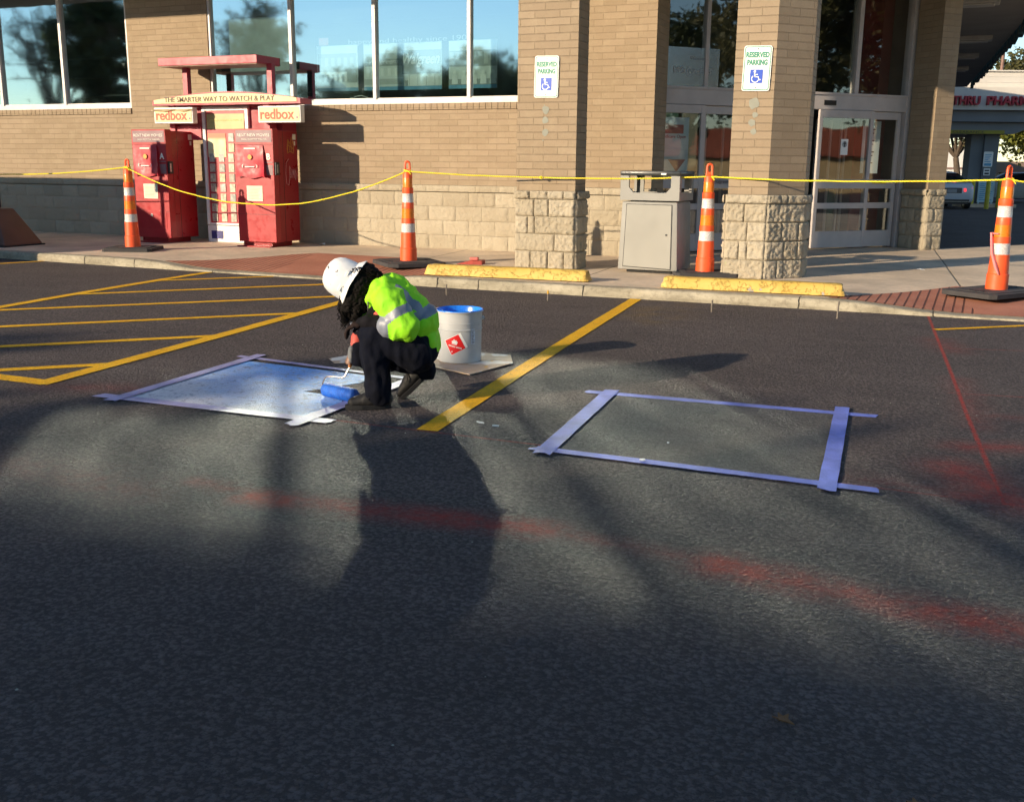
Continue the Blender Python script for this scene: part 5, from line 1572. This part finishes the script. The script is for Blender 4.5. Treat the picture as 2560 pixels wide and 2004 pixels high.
# line of small print across the diamond and the class number at its foot
for i in range(17):
    if i == 9: continue
    cyl_poly(b, rot2([(-.045+i*.0053, -.006), (-.0415+i*.0053, -.006), (-.0415+i*.0053, .003), (-.045+i*.0053, .003)], -14, -.028, .112), r=.1456, sub=1)
cyl_poly(b, rot2([(-.004, -.005), (.003, -.005), (.003, .005), (-.004, .005)], -20, -.050, .078), r=.1456, sub=1)
b.build('flame_symbol', M_SGW, lab)
b = MB(); cyl_poly(b, [(.078, .125), (.108, .125), (.108, .225), (.078, .225)], r=.1446)
lb_ = b.build('paper_label', dirty('label_blue_white', (.55, .6, .68), .1, .5, 30), bk_)
b = MB()
for i in range(7): cyl_poly(b, [(.082, .15+i*.0095), (.104-(i*7 % 4)*.003, .15+i*.0095), (.104-(i*7 % 4)*.003, .153+i*.0095), (.082, .153+i*.0095)], r=.1456, sub=2)
for i in range(8): cyl_poly(b, [(.083+i*.0028, .130), (.0842+i*.0028, .130), (.0842+i*.0028, .144), (.083+i*.0028, .144)], r=.1456, sub=1)
b.build('print', MT_DK, lb_)
b = MB()
for s_ in (-1, 1):
    a = vdir+s_*R(84); p = Vector((.150*math.cos(a), .150*math.sin(a), .285)); q = Vector((math.cos(a), math.sin(a), 0))
    b.tube([p, p+q*.012], .015, 12); b.tube([p+q*.010, p+q*.018], .006, 8)
b.build('handle_ear', M_BUCK, bk_, smooth=True)
b = MB(); pts = []
for i in range(25):      # bail folded down on the far side
    a = vdir+R(84)+math.pi*i/24*1.067
    pts.append((.166*math.cos(a), .166*math.sin(a), .285-.10*math.sin(math.pi*i/24)))
b.tube(pts, .003, 6); b.build('bail', M_WIRE, bk_, smooth=True)
def card_mat():
    m = mat('cardboard', (.42, .30, .19), .85); n = N(m)
    col = n.mix(n.ramp(n.noise(5, 5, .7), 0, 1, .35, .65), (.36, .25, .16), (.50, .38, .27))
    col = n.mix(n.ramp(n.noise(4.5, 2, .5), 0, .9, .56, .6), col, (.62, .60, .56))
    col = n.mix(n.ramp(n.noise(6.5, 2, .5), 0, .9, .64, .67), col, (.72, .40, .05))
    n.color(col); return m
M_CARDB = card_mat()
b = MB(); CP = [(-3.17, 5.90), (-2.66, 5.69), (-2.56, 6.15), (-2.69, 6.42), (-3.2, 6.40)]
b.prism(CP, .0045, .010); b.build
tag(b.build('cardboard_sheet', M_CARDB), 'paint-spotted brown cardboard sheet under the steel bucket', 'cardboard')
b = MB(); b.add([(-3.73, 5.76, .012), (-3.62, 5.66, .004), (-3.45, 5.78, .004), (-3.47, 5.95, .008), (-3.60, 5.90, .03)], [(0, 1, 4), (1, 2, 4), (2, 3, 4), (0, 4, 3)])
tag(b.build('paper_scrap', M_CARDB), 'crumpled pale scrap of card behind the knee of the crouching person', 'scrap')
# bits of litter and pebbles
M_LIT = mat('litter_white', (.75, .76, .74), .6)
lits = [((-2.10, 4.62), .05, .012, 'thin white chip on the asphalt just right of the yellow line end'), ((-2.0, 4.59), .035, .012, 'second white chip on the asphalt right of the yellow line end'),
        ((-1.15, 4.27), .028, .02, 'white tape scrap stuck on the near blue tape strip'), ((-1.12, 4.60), .012, .010, 'white pebble inside the empty taped rectangle')]
for (p, a, c_, lb) in lits:
    b = MB(); rr = random.Random(a*1000+p[0]); out = []
    for i in range(9):
        t = 2*math.pi*i/9; k = rr.uniform(.7, 1.2)
        out.append((a*k*math.cos(t)*.5, c_*k*math.sin(t)*.6))
    b.prism(out, .0, .006)
    tag(b.build('litter', M_LIT, loc=(p[0], p[1], .009 if 'tape' in lb else .0), rz=rr.uniform(-.4, .4)), lb, 'litter')
b = MB(); rr = random.Random(44)
for i in range(70):
    x, y = rr.uniform(-4.5, 1.2), rr.uniform(1.4, 8.5)
    s_ = rr.uniform(.0025, .006)
    b.lathe([(s_*.2, 0), (s_, s_*.4), (s_*.3, s_*.9)], 5, cx=x, cy=y)
tag(b.build('pebbles', dirty('pebble', (.42, .40, .33), .3, .8, 40)), 'tiny pale pebbles scattered over the asphalt', 'pebbles', kind='stuff')
# leaf bits
M_LEAF = dirty('dry_leaf', (.20, .09, .03), .4, .8, 30)
def leafbit(p, s_, rz, lb, m=M_LEAF):
    b = MB(); pts = [(0, -1), (.25, -.3), (.7, -.1), (.3, .2), (.45, .75), (0, .45), (-.35, .8), (-.3, .15), (-.75, 0), (-.25, -.3)]
    b.prism([(x*s_, y*s_) for x, y in pts], .0, .003); b.v = [(x, y, z+abs(x)*.4) for x, y, z in b.v]
    tag(b.build('fallen_leaf', m, loc=(*p,), rz=rz), lb, 'leaf')
leafbit((-4.02, 10.0, .004), .035, .5, 'small reddish dry leaf in the gutter under the first wheel stop')
leafbit((-.25, 2.28, .003), .030, 1.2, 'dark curled leaf on the shaded asphalt, low in the right half')
leafbit((.05, 2.05, .003), .022, 2.2, 'small dark leaf on the shaded asphalt nearest the lower right corner')
b = MB(); b.add([(-.05, 0, 0), (.02, -.03, .03), (.07, 0, .01), (.05, .04, .035), (-.02, .04, .015)], [(0, 1, 4), (1, 3, 4), (1, 2, 3)])
tag(b.build('crumpled_paper', M_LIT, loc=(-8.62, 13.2, .1)), 'crumpled white paper by the right kiosk at the foot of the wall', 'litter')
b = MB(); b.add([(-.09, 0, 0), (-.03, -.02, .012), (.02, 0, .006), (.08, .01, .0), (.02, .03, .015), (-.04, .03, .004)], [(0, 1, 5), (1, 2, 4), (1, 4, 5), (2, 3, 4)])
tag(b.build('crumpled_paper', M_LIT, loc=(-.28, 13.4, .101)), 'crumpled white scrap on the sunlit sidewalk in front of the entrance', 'litter')
# ================================================================== BEYOND: the drive-through, cars, trees
FW = Vector((-.3848, .9230, 0)); RR = Vector((.9230, .3848, 0))
def far_pt(lat, dep, z=0): 
    p = FW*dep+RR*lat; return (p.x, p.y, z)
RZ = R(22.63)
GZ = -.15
M_STUC = dirty('stucco_white', (.60, .56, .50), .1, .8, .8)
M_STG = dirty('stucco_grey', (.20, .205, .21), .15, .8, .8)
M_STP = dirty('pillar_grey', (.16, .17, .175), .15, .8, 1)
dt = empty('drive_through', far_pt(19, 42), RZ, 'white and grey drive-through pharmacy canopy with red letters, beyond the corner of the store', 'canopy')
X0, X1 = -6, 9
b = MB(); b.box(X0, X1, 0, 7, 3.62, 4.48); b.build('fascia', M_STUC, dt)
b = MB(); b.box(X0, X1, .25, 6.8, 3.18, 3.61); b.build('lower_band', M_STG, dt)
b = MB(); b.box(X0, .95, .5, 6.5, 2.72, 3.17); b.add([(.95, .5, 2.72), (.95, .5, 3.17), (1.9, .5, 3.17), (1.4, .5, 2.9), (.95, 6.5, 2.72), (.95, 6.5, 3.17), (1.9, 6.5, 3.17), (1.4, 6.5, 2.9)], [(0, 1, 2, 3), (4, 7, 6, 5), (0, 3, 7, 4), (3, 2, 6, 7)])
b.build('beam', M_STG, dt)
b = MB()     # stepped siding above
b.add([(X0, .6, 4.48), (X1, .6, 4.48), (X1, .6, 5.12), (-1.0, .6, 5.12), (-2.2, .6, 4.48)], [(0, 1, 2, 3, 4)])
for i in range(3): b.box(-2.2+i*.45, X1, .54, .6, 4.48+i*.215, 4.49+.2+i*.215)
b.box(-1.1, X1, .45, .7, 5.11, 5.16); b.build('siding', M_STUC, dt)
M_LR = dirty('sign_letter_red', (.42, .01, .03), .3, .4, 9)
for s_, x_, w_ in (('DRIVE', -2.82, 1.45), ('THRU', -1.33, 1.08), ('PHARMACY', .82, 2.65)): text_part('lettering', s_, M_LR, dt, x_, 3.80, .34, y=-.09, width=w_, ext=.08, bold=.02)
b = MB(); b.box(-2.2, .55, .42, .48, 2.72, 2.86); cb = b.build('clearance_bar', mat('bar_yellow', (.30, .25, .02), .6), dt)
text_part('lettering', 'CLEARANCE', MT_DK, cb, -.9, 2.745, .09, y=.41, width=1.25)
for sx, sy in ((-.70, 1.0),):
    b = MB(); b.box(.01, .60, .9, 1.5, GZ, 2.75); b.box(-.49, .01, 1.0, 1.6, GZ, 2.75); b.build('pillar', M_STP, dt)
b = MB(); b.box(-5.6, -5.0, .9, 1.5, GZ, 2.75); b.build('pillar', M_STP, dt)
e = empty('pillar_notice', far_pt(19.2, 42.85, 1.74), RZ, 'larger white notice with rows of print on the drive-through pillar', 'notice')
b = MB(); b.prism_y(rrect(-.19, .19, -.30, .30, .05), -.01, .01); b.build('sheet', M_SGW, e)
b = MB()
for i in range(5): b.box(-.14, .13-(i*37 % 7)*.02, -.016, -.011, .17-i*.07, .20-i*.07)
b.box(-.14, .14, -.016, -.011, -.26, -.16); b.build('print', M_P3, e)
e = empty('pillar_notice', far_pt(19.2, 42.85, 1.24), RZ, 'small square notice just under the larger one on the drive-through pillar', 'notice')
b = MB(); b.box(-.13, .13, -.01, .01, -.14, .14); b.build('sheet', M_SGW, e)
b = MB(); b.box(-.09, .09, -.016, -.011, -.1, -.03); b.box(-.09, .09, -.016, -.011, .03, .08); b.build('print', MT_DK, e)
mb_ = empty('menu_board', far_pt(18.97, 42.2, GZ), RZ, 'pale blue information board standing at the foot of the drive-through pillar', 'board')
b = MB(); b.box(-.32, .32, 0, .06, .2, 1.05); b.box(-.28, -.24, .01, .05, 0, .2); b.box(.24, .28, .01, .05, 0, .2); b.build('board', dirty('board_blue', (.45, .62, .68), .15, .5, 3), mb_)
b = MB()
for i in range(9): b.box(-.26, -.02-(i*5 % 3)*.03, -.006, -.001, .28+i*.08, .31+i*.08); b.box(.04, .25-(i*7 % 4)*.03, -.006, -.001, .28+i*.08, .31+i*.08)
b.build('print', M_P3, mb_)
b = MB(); b.prism([(-.9, -.5), (1.1, -.6), (1.2, .9), (-.8, 1.0)], -.02, .13)
o = b.build('island_kerb', M_CONC, loc=far_pt(19.0, 42.5, GZ), rz=RZ); tag(o, kind='structure')
M_BOL = dirty('bollard_yellow', (.50, .42, .03), .2, .5, 6)
BL = ['yellow bollard beside the silver car at the drive-through', 'yellow bollard in front of the pale blue information board', 'yellow bollard to the right of the information board']
for i, (lat, dep) in enumerate(((18.42, 42.2), (18.23, 40.4), (19.31, 41.8))):
    b = MB(); b.lathe([(.085, 0), (.085, 1.0), (.075, 1.05), (.04, 1.09), (.005, 1.1)], 16)
    tag(b.build('bollard', M_BOL, smooth=True, loc=far_pt(lat, dep, GZ)), BL[i], 'bollard', 'yellow bollards at the drive-through')

def car(loc, rz, label, paint, lights_on=True, suv=False, cat='car'):
    """rear-facing car: local -y is the tail"""
    e = empty('parked_car', loc, rz, label, cat)
    W_, L_ = .88, 4.6
    hR = 1.72 if suv else 1.38
    st_ = [  # y, half width, z bottom, z belt, shape
        (-2.30, .70, .38, .80), (-2.26, .80, .30, .92), (-2.05, .86, .24, .98), (-1.2, .89, .22, .97), (0, .90, .20, .95), (1.2, .89, .22, .90), (1.9, .85, .26, .80), (2.2, .74, .32, .68), (2.28, .6, .4, .6)]
    b = MB(); rows = []
    for y, w_, z0, z1 in st_:
        if suv: z1 += .12
        rows.append([(-w_*.93, y, z0), (-w_, y, z0+.10), (-w_, y, (z0+z1)/2), (-w_*.985, y, z1-.12), (-w_*.88, y, z1), (0, y, z1+.03), (w_*.88, y, z1), (w_*.985, y, z1-.12), (w_, y, (z0+z1)/2), (w_, y, z0+.10), (w_*.93, y, z0)])
    k = 11
    b.add([v for r_ in rows for v in r_], [(i*k+j, (i+1)*k+j, (i+1)*k+(j+1) % k, i*k+(j+1) % k) for i in range(len(rows)-1) for j in range(k)]+[tuple(range(k)), tuple(range((len(rows)-1)*k+k-1, (len(rows)-1)*k-1, -1))])
    b.build('body', paint, e, smooth=True, angle=50)
    # cabin
    zb = .95+(.12 if suv else 0); cab = [(-1.75 if not suv else -2.1, .74, zb, zb+.02), (-1.05 if not suv else -1.85, .62, zb, hR-.06), (-.3, .60, zb, hR), (.5, .62, zb, hR-.03), (1.2, .72, zb, zb+.02)]
    b = MB(); rows = []
    for y, w_, z0, z1 in cab: rows.append([(-w_-.10, y, z0), (-w_, y, max(z0, z1-.06)), (-w_*.85, y, z1), (w_*.85, y, z1), (w_, y, max(z0, z1-.06)), (w_+.10, y, z0)])
    k = 6
    b.add([v for r_ in rows for v in r_], [(i*k+j, (i+1)*k+j, (i+1)*k+j+1, i*k+j+1) for i in range(len(rows)-1) for j in range(k-1)])
    b.build('windows', mat('car_glass', (.015, .018, .02), .08), e, smooth=True, angle=50)
    b = MB(); rows = []
    for y, w_, z0, z1 in cab[1:4]: rows.append([(-w_*.95, y, z1-.03), (-w_*.8, y, z1+.015), (w_*.8, y, z1+.015), (w_*.95, y, z1-.03)])
    b.add([v for r_ in rows for v in r_], [(i*4+j, (i+1)*4+j, (i+1)*4+j+1, i*4+j+1) for i in range(2) for j in range(3)])
    b.build('roof', paint, e, smooth=True)
    for sx in (-1, 1):
        b = MB(); b.add([(sx*.74, -2.275, .80), (sx*.42, -2.31, .78), (sx*.44, -2.31, .66), (sx*.76, -2.27, .64), (sx*.80, -2.2, .82), (sx*.81, -2.2, .66)], [(0, 1, 2, 3), (0, 3, 5, 4)])
        b.build('tail_light', mat('tail_red', (.35, .01, .015), .3, emit=(1, .05, .06) if (lights_on and sx > 0) else None, estr=1.1), e)
    if lights_on:
        b = MB(); b.box(-.28, .28, -1.72, -1.68, 1.0, 1.05); b.build('brake_light', mat('brake_red', (.5, .01, .01), .3, emit=(1, .03, .03), estr=2.5), e)
    b = MB(); b.box(-.36, .36, -2.325, -2.30, .60, .80); b.build('plate_recess', mat('recess', (.10, .10, .11), .4), e)
    b = MB(); b.box(-.17, .17, -2.335, -2.326, .62, .75); pl_ = b.build('licence_plate', dirty('plate_grey', (.35, .36, .38), .1, .5, 9), e)
    b = MB(); b.box(-.66, .66, -2.33, -2.28, .30, .37); b.box(-.62, .62, -2.325, -2.28, .20, .285); b.build('bumper_trim', mat('trim_dark', (.02, .02, .022), .5), e)
    b = MB(); b.box(-.70, .70, -2.345, -2.3, .285, .300); b.build('chrome_strip', M_STEEL, e)
    for sx in (-1, 1):
        for y in (-1.45, 1.4):
            Mw = Matrix.Translation((sx*.80, y, .32)) @ Matrix.Rotation(R(90), 4, 'Y')
            b = MB(); b.lathe([(.22, -.1), (.31, -.1), (.32, -.08), (.32, .08), (.31, .1), (.22, .1)], 22, M=Mw); w_ = b.build('wheel', M_DARK, e, smooth=True, angle=40)
            b = MB(); b.lathe([(.03, -.105), (.22, -.10), (.22, .10), (.03, .105)], 16, M=Mw); b.build('rim', M_STEEL, w_, smooth=True, angle=40)
    for sx in (-1, 1):
        b = MB(); b.box(sx*.92-.08, sx*.92+.08, .75, .87, .96, 1.08); b.build('mirror', paint, e, bevel=.03)
    return e
M_SILVER = mat('silver_paint', (.62, .66, .72), .3, .1)
M_DKCAR = dirty('dark_car_paint', (.02, .02, .025), .1, .25, 2)
car(far_pt(16.80, 41.9, GZ), RZ+R(-7), 'silver saloon with glowing red tail lights waiting at the drive-through', M_SILVER)
car(far_pt(18.8, 49.5, GZ), RZ+R(-7), 'dark off-roader with roof rails ahead of the silver saloon', M_DKCAR, False, True)
car(far_pt(23.9, 50, GZ), RZ+R(62), 'white car parked beyond the channelizer at the right edge', dirty('white_car_paint', (.55, .57, .56), .1, .3, 2), False)
car(far_pt(26.9, 57, GZ), RZ+R(86), 'dark red car parked behind the white one at the right edge', dirty('red_car_paint', (.10, .008, .01), .1, .3, 2), False)
b = MB(); b.box(-.4, .4, 0, .1, 0, 1.7)
fb = empty('far_building', far_pt(34, 82, GZ), RZ, 'low white wall with a dark band behind the trees beyond the drive-through', 'building')
b = MB(); b.box(-14, 3.0, 0, 6, 0, 3.2); b.build('wall', dirty('far_wall_white', (.72, .72, .70), .06, .8, .3), fb)
b = MB(); b.box(-14, 3.0, -.06, 0, 1.55, 1.68); b.build('band', mat('far_band', (.25, .15, .13), .7), fb)
b = MB(); b.box(3.0, 30, 4, 9, 0, 2.2); b.build('low_wall', dirty('far_wall_brown', (.24, .18, .14), .2, .8, .3), fb)
pl_ = empty('light_pole', far_pt(26.2, 58, GZ), RZ, 'rust brown parking lot light pole with two arms, standing behind the drive-through roof', 'light pole')
M_POLE = dirty('pole_brown', (.22, .12, .09), .2, .6, 2)
b = MB(); b.lathe([(.12, 0), (.10, 4), (.085, 8.15)], 12); b.build('pole', M_POLE, pl_, smooth=True)
b = MB(); b.box(-.5, .5, -.12, .12, 8.15, 8.3); b.build('lamp_head', M_POLE, pl_, bevel=.03)
pl2 = empty('light_pole', far_pt(25.75, 58, GZ), RZ, 'short rust brown post just left of the taller light pole', 'post')
b = MB(); b.lathe([(.12, 0), (.12, 6.6), (.05, 6.62)], 12); b.build('post', M_POLE, pl2, smooth=True)

# ------------------------------------------------------------------ trees
def leaf_mat(name, a, b_):
    m = mat(name, a, .6); n = N(m)
    g_ = n.new('ShaderNodeNewGeometry')
    n.color(n.mix(n.math('MULTIPLY', g_.outputs['Random Per Island'], 1), a, b_))
    tl = n.new('ShaderNodeBsdfTranslucent'); tl.inputs[0].default_value = (*[v*1.2 for v in b_], 1)
    mx = n.new('ShaderNodeMixShader'); mx.inputs[0].default_value = .3
    out = m.node_tree.nodes['Material Output']
    n.l(n.b.outputs[0], mx.inputs[1]); n.l(tl.outputs[0], mx.inputs[2]); n.l(mx.outputs[0], out.inputs[0])
    return m
M_LF1 = leaf_mat('leaf_yellow_green', (.10, .12, .015), (.20, .20, .03))
M_LF2 = leaf_mat('leaf_dark', (.025, .040, .012), (.06, .075, .02))
M_LF3 = leaf_mat('leaf_olive', (.06, .06, .02), (.11, .10, .03))
M_BARK = dirty('bark', (.09, .065, .045), .4, .9, 5, bump=.02, bscale=14)
def tree(loc, H_, Rc, m, label, seed, nleaf=5200, ls=.16, zlo=.32, bare=0, clumps=42, flat=.8):
    rnd = random.Random(seed)
    e = empty('tree', loc, rnd.uniform(0, 6), label, 'tree', 'trees round the parking lot')
    b = MB(); tips = []
    th = H_*zlo
    tr_ = [(0, 0, -.1), (.05*H_*rnd.uniform(-.3, .3), .03*H_*rnd.uniform(-.3, .3), th*.55), (.06*H_*rnd.uniform(-.4, .4), 0, th)]
    rb = .028*H_
    b.tube(tr_, [rb*1.25, rb, rb*.85], 10)
    top = Vector(tr_[-1])
    cz = (th+H_)/2; rz_ = (H_-th)/2*1.05
    nl = 9 if not bare else 12
    for i in range(nl):
        a = 2*math.pi*i/nl+rnd.uniform(-.3, .3); el = rnd.uniform(.15, 1.25)
        tgt = Vector((Rc*.75*math.cos(a)*math.cos(el), Rc*.75*math.sin(a)*math.cos(el), cz+rz_*.8*math.sin(el)-rz_*.15))
        mid = top.lerp(tgt, .5)+Vector((rnd.uniform(-.1, .1), rnd.uniform(-.1, .1), .05))*H_*.3
        b.tube([top, mid, tgt], [rb*.55, rb*.3, rb*.08], 6)
        for j in range(5 if not bare else 11):
            s_ = mid.lerp(tgt, rnd.uniform(0, .9))
            t2 = s_+Vector((rnd.uniform(-1, 1), rnd.uniform(-1, 1), rnd.uniform(-.3, 1)))*Rc*.42
            m2 = s_.lerp(t2, .5)+Vector((0, 0, rnd.uniform(-.1, .15)*Rc))
            b.tube([s_, m2, t2], [rb*.16, rb*.10, rb*.03], 5)
            tips.append(t2)
            if bare:
                for q in range(4):
                    s3 = s_.lerp(t2, rnd.uniform(.3, 1)); t3 = s3+Vector((rnd.uniform(-1, 1), rnd.uniform(-1, 1), rnd.uniform(-.2, 1)))*Rc*.2
                    b.tube([s3, s3.lerp(t3, .5)+Vector((0, 0, .02*Rc)), t3], [rb*.07, rb*.045, rb*.02], 4); tips.append(t3)
    b.build('trunk', M_BARK, e, smooth=True)
    b = MB(); cl = []
    for i in range(clumps):
        while True:
            p = Vector((rnd.uniform(-1, 1), rnd.uniform(-1, 1), rnd.uniform(-1, 1)))
            if .35 < p.length < 1: break
        cl.append((Vector((p.x*Rc, p.y*Rc, cz+p.z*rz_*flat)), rnd.uniform(.20, .36)*Rc))
    cl += [(t_, rnd.uniform(.12, .22)*Rc) for t_ in tips]
    vs, fs = [], []
    for i in range(nleaf):
        c_, r_ = cl[rnd.randrange(len(cl))]
        d = Vector((rnd.gauss(0, 1), rnd.gauss(0, 1), rnd.gauss(0, .8))).normalized()*r_*rnd.random()**.45
        p = c_+d
        if p.z < th*.55: continue
        u = Vector((rnd.gauss(0, 1), rnd.gauss(0, 1), rnd.gauss(0, 1))).normalized()
        v = u.cross(Vector((rnd.gauss(0, 1), rnd.gauss(0, 1), rnd.gauss(0, 1)))).normalized()
        s_ = ls*rnd.uniform(.6, 1.3); k = len(vs)
        vs += [p-u*s_, p+v*s_*.5, p+u*s_, p-v*s_*.5]
        fs.append((k, k+1, k+2, k+3))
    if fs:
        b.add(vs, fs); b.build('crown', m, e)
    return e
tree(far_pt(33.0, 64, GZ), 7.2, 4.0, M_LF1, 'bright yellow-green tree right of the drive-through pillar', 1, 16000, .17, .22)
tree(far_pt(30.2, 72, GZ), 7.6, 3.6, M_LF3, 'dark airy tree seen under the drive-through canopy, above the silver saloon', 2, 9000, .16, .30)
tree(far_pt(46.5, 95, GZ), 13.5, 4.5, M_LF3, 'distant tree top peeping over the drive-through roof at the right edge', 3, 6000, .22, .4)
tree(far_pt(38.5, 74, GZ), 6.5, 4.2, M_LF1, 'yellow-green tree cut by the right edge, behind the parked cars', 4, 12000, .2, .22)
# behind the photographer: what the glass mirrors and what shades the lot
def beh(x, y, H_, Rc, m, seed, label, **k): return tree((x, y, 0), H_, Rc, m, label, seed, **k)
beh(-14.2, -14.6, 6.1, 3.4, M_LF2, 11, 'dense oak whose shadow darkens the near asphalt, first in the row', nleaf=5000, ls=.17, zlo=.2, clumps=30)
beh(-19.2, -15.6, 6.3, 3.2, M_LF2, 12, 'dense oak whose shadow darkens the near asphalt, second in the row', nleaf=5000, ls=.17, zlo=.2, clumps=30)
beh(-10.4, -13.8, 6.4, 3.2, M_LF2, 13, 'dense oak whose shadow darkens the near asphalt, third in the row', nleaf=5000, ls=.17, zlo=.2, clumps=30)
beh(-24.4, -17.0, 6.9, 2.6, M_LF2, 14, 'dense oak whose shadow darkens the near asphalt, fourth in the row', nleaf=5000, ls=.17, zlo=.2, clumps=30)
beh(-28.7, -3.0, 9.8, 1.75, M_LF2, 15, 'tall dark oak mirrored in the left window', nleaf=9000, ls=.18, zlo=.12)
beh(-34.6, -6.2, 8.4, 2.6, M_LF3, 16, 'bare winter tree mirrored in the left window', nleaf=500, ls=.08, zlo=.3, bare=1)
beh(-29.0, -12.5, 9.3, 1.9, M_LF3, 17, 'thin half bare tree whose soft shadow falls on the wall by the left kiosk', nleaf=3000, ls=.13, zlo=.3, bare=1)
beh(27.0, 12.5, 10.5, 4.2, M_LF3, 18, 'olive tree mirrored in the right door glass', nleaf=16000, ls=.16, zlo=.24)
beh(31.0, 6.2, 8.8, 2.6, M_LF2, 23, 'dark slim tree mirrored in the left door glass', nleaf=9000, ls=.16, zlo=.24)
beh(29.0, 19.5, 10.0, 4.0, M_LF1, 19, 'yellow-green tree mirrored in the right door glass', nleaf=14000, ls=.16, zlo=.2)
beh(-33, -48, 9.5, 5, M_LF2, 20, 'distant dark tree mirrored low in the long window', nleaf=6000, ls=.3, zlo=.1)
beh(-46, -50, 8.5, 6, M_LF2, 22, 'broad distant dark tree mirrored low in the long window', nleaf=6000, ls=.3, zlo=.1)
ob = empty('far_building', (50, 6, 0), R(90), 'orange roofed tan building across the lot, mirrored in the doors', 'building')
b = MB(); b.box(-16, 12, -4, 4, 0, 2.0); b.build('wall', dirty('tan_wall', (.45, .33, .18), .15, .8, .5), ob)
b = MB(); b.prism_y([(-16.5, 2.0), (12.5, 2.0), (10, 3.6), (-14, 3.6)], -4.5, 4.5); b.build('roof', dirty('orange_roof', (.22, .05, .025), .2, .7, .6), ob)
hd = empty('hedge', (-17, -19.5, 0), R(-8), 'long clipped dark hedge behind the near row of oaks', 'hedge')
b = MB(); rnd = random.Random(77); vs = []; fs = []
for i in range(16000):
    p = Vector((rnd.uniform(-16, 16), rnd.uniform(-1, 1), rnd.uniform(0, 3.4+.5*noise.noise(Vector((i*.01, 0, 0))))))
    u = Vector((rnd.gauss(0, 1), rnd.gauss(0, 1), rnd.gauss(0, 1))).normalized(); v = u.cross(Vector((rnd.gauss(0, 1), rnd.gauss(0, 1), 1))).normalized()
    s_ = .2; k = len(vs); vs += [p-u*s_, p+v*s_*.5, p+u*s_, p-v*s_*.5]; fs.append((k, k+1, k+2, k+3))
b.add(vs, fs); b.build('foliage', M_LF2, hd)

# left of the picture: sign post known from its shadow; unseen van added to shade the wall
sp_ = empty('sign_post', (-12.70, 9.70, 0), 0, 'parking sign on a steel post throwing its shadow on the left kiosk', 'sign post')
b = MB(); b.box(-.025, .025, -.02, .02, 0, 2.45); b.build('post', M_STEEL, sp_)
b = MB(); b.prism_y(rrect(-.15, .15, 1.98, 2.43, .03), -.03, -.024); b.build('plate', M_SGW, sp_)
b = MB(); b.prism_y(rrect(-.14, .14, 1.72, 1.90, .02), -.03, -.024); b.build('small_plate', M_SGW, sp_)
vn = empty('shade_van', (-16.6, 8.6, 0), 0, 'unseen white box van added left of the picture to shade the stone base of the wall', 'van')
b = MB(); b.box(-2.2, 2.0, -.95, .95, .55, 2.30); b.build('box', dirty('van_white', (.6, .6, .6), .08, .4, 1), vn, bevel=.04)
b = MB(); b.prism_y([(2.0, .45), (3.9, .45), (3.9, 1.05), (3.0, 1.2), (2.5, 1.95), (2.0, 1.95)], -.9, .9); b.build('cab', M_SILVER, vn, bevel=.04)
for x in (-1.4, 2.9):
    for y in (-.85, .85):
        b = MB(); b.lathe([(.2, -.12), (.36, -.12), (.36, .12), (.2, .12)], 20, M=Matrix.Translation((x, y, .36)) @ Matrix.Rotation(R(90), 4, 'X')); b.build('wheel', M_DARK, vn, smooth=True, angle=40)
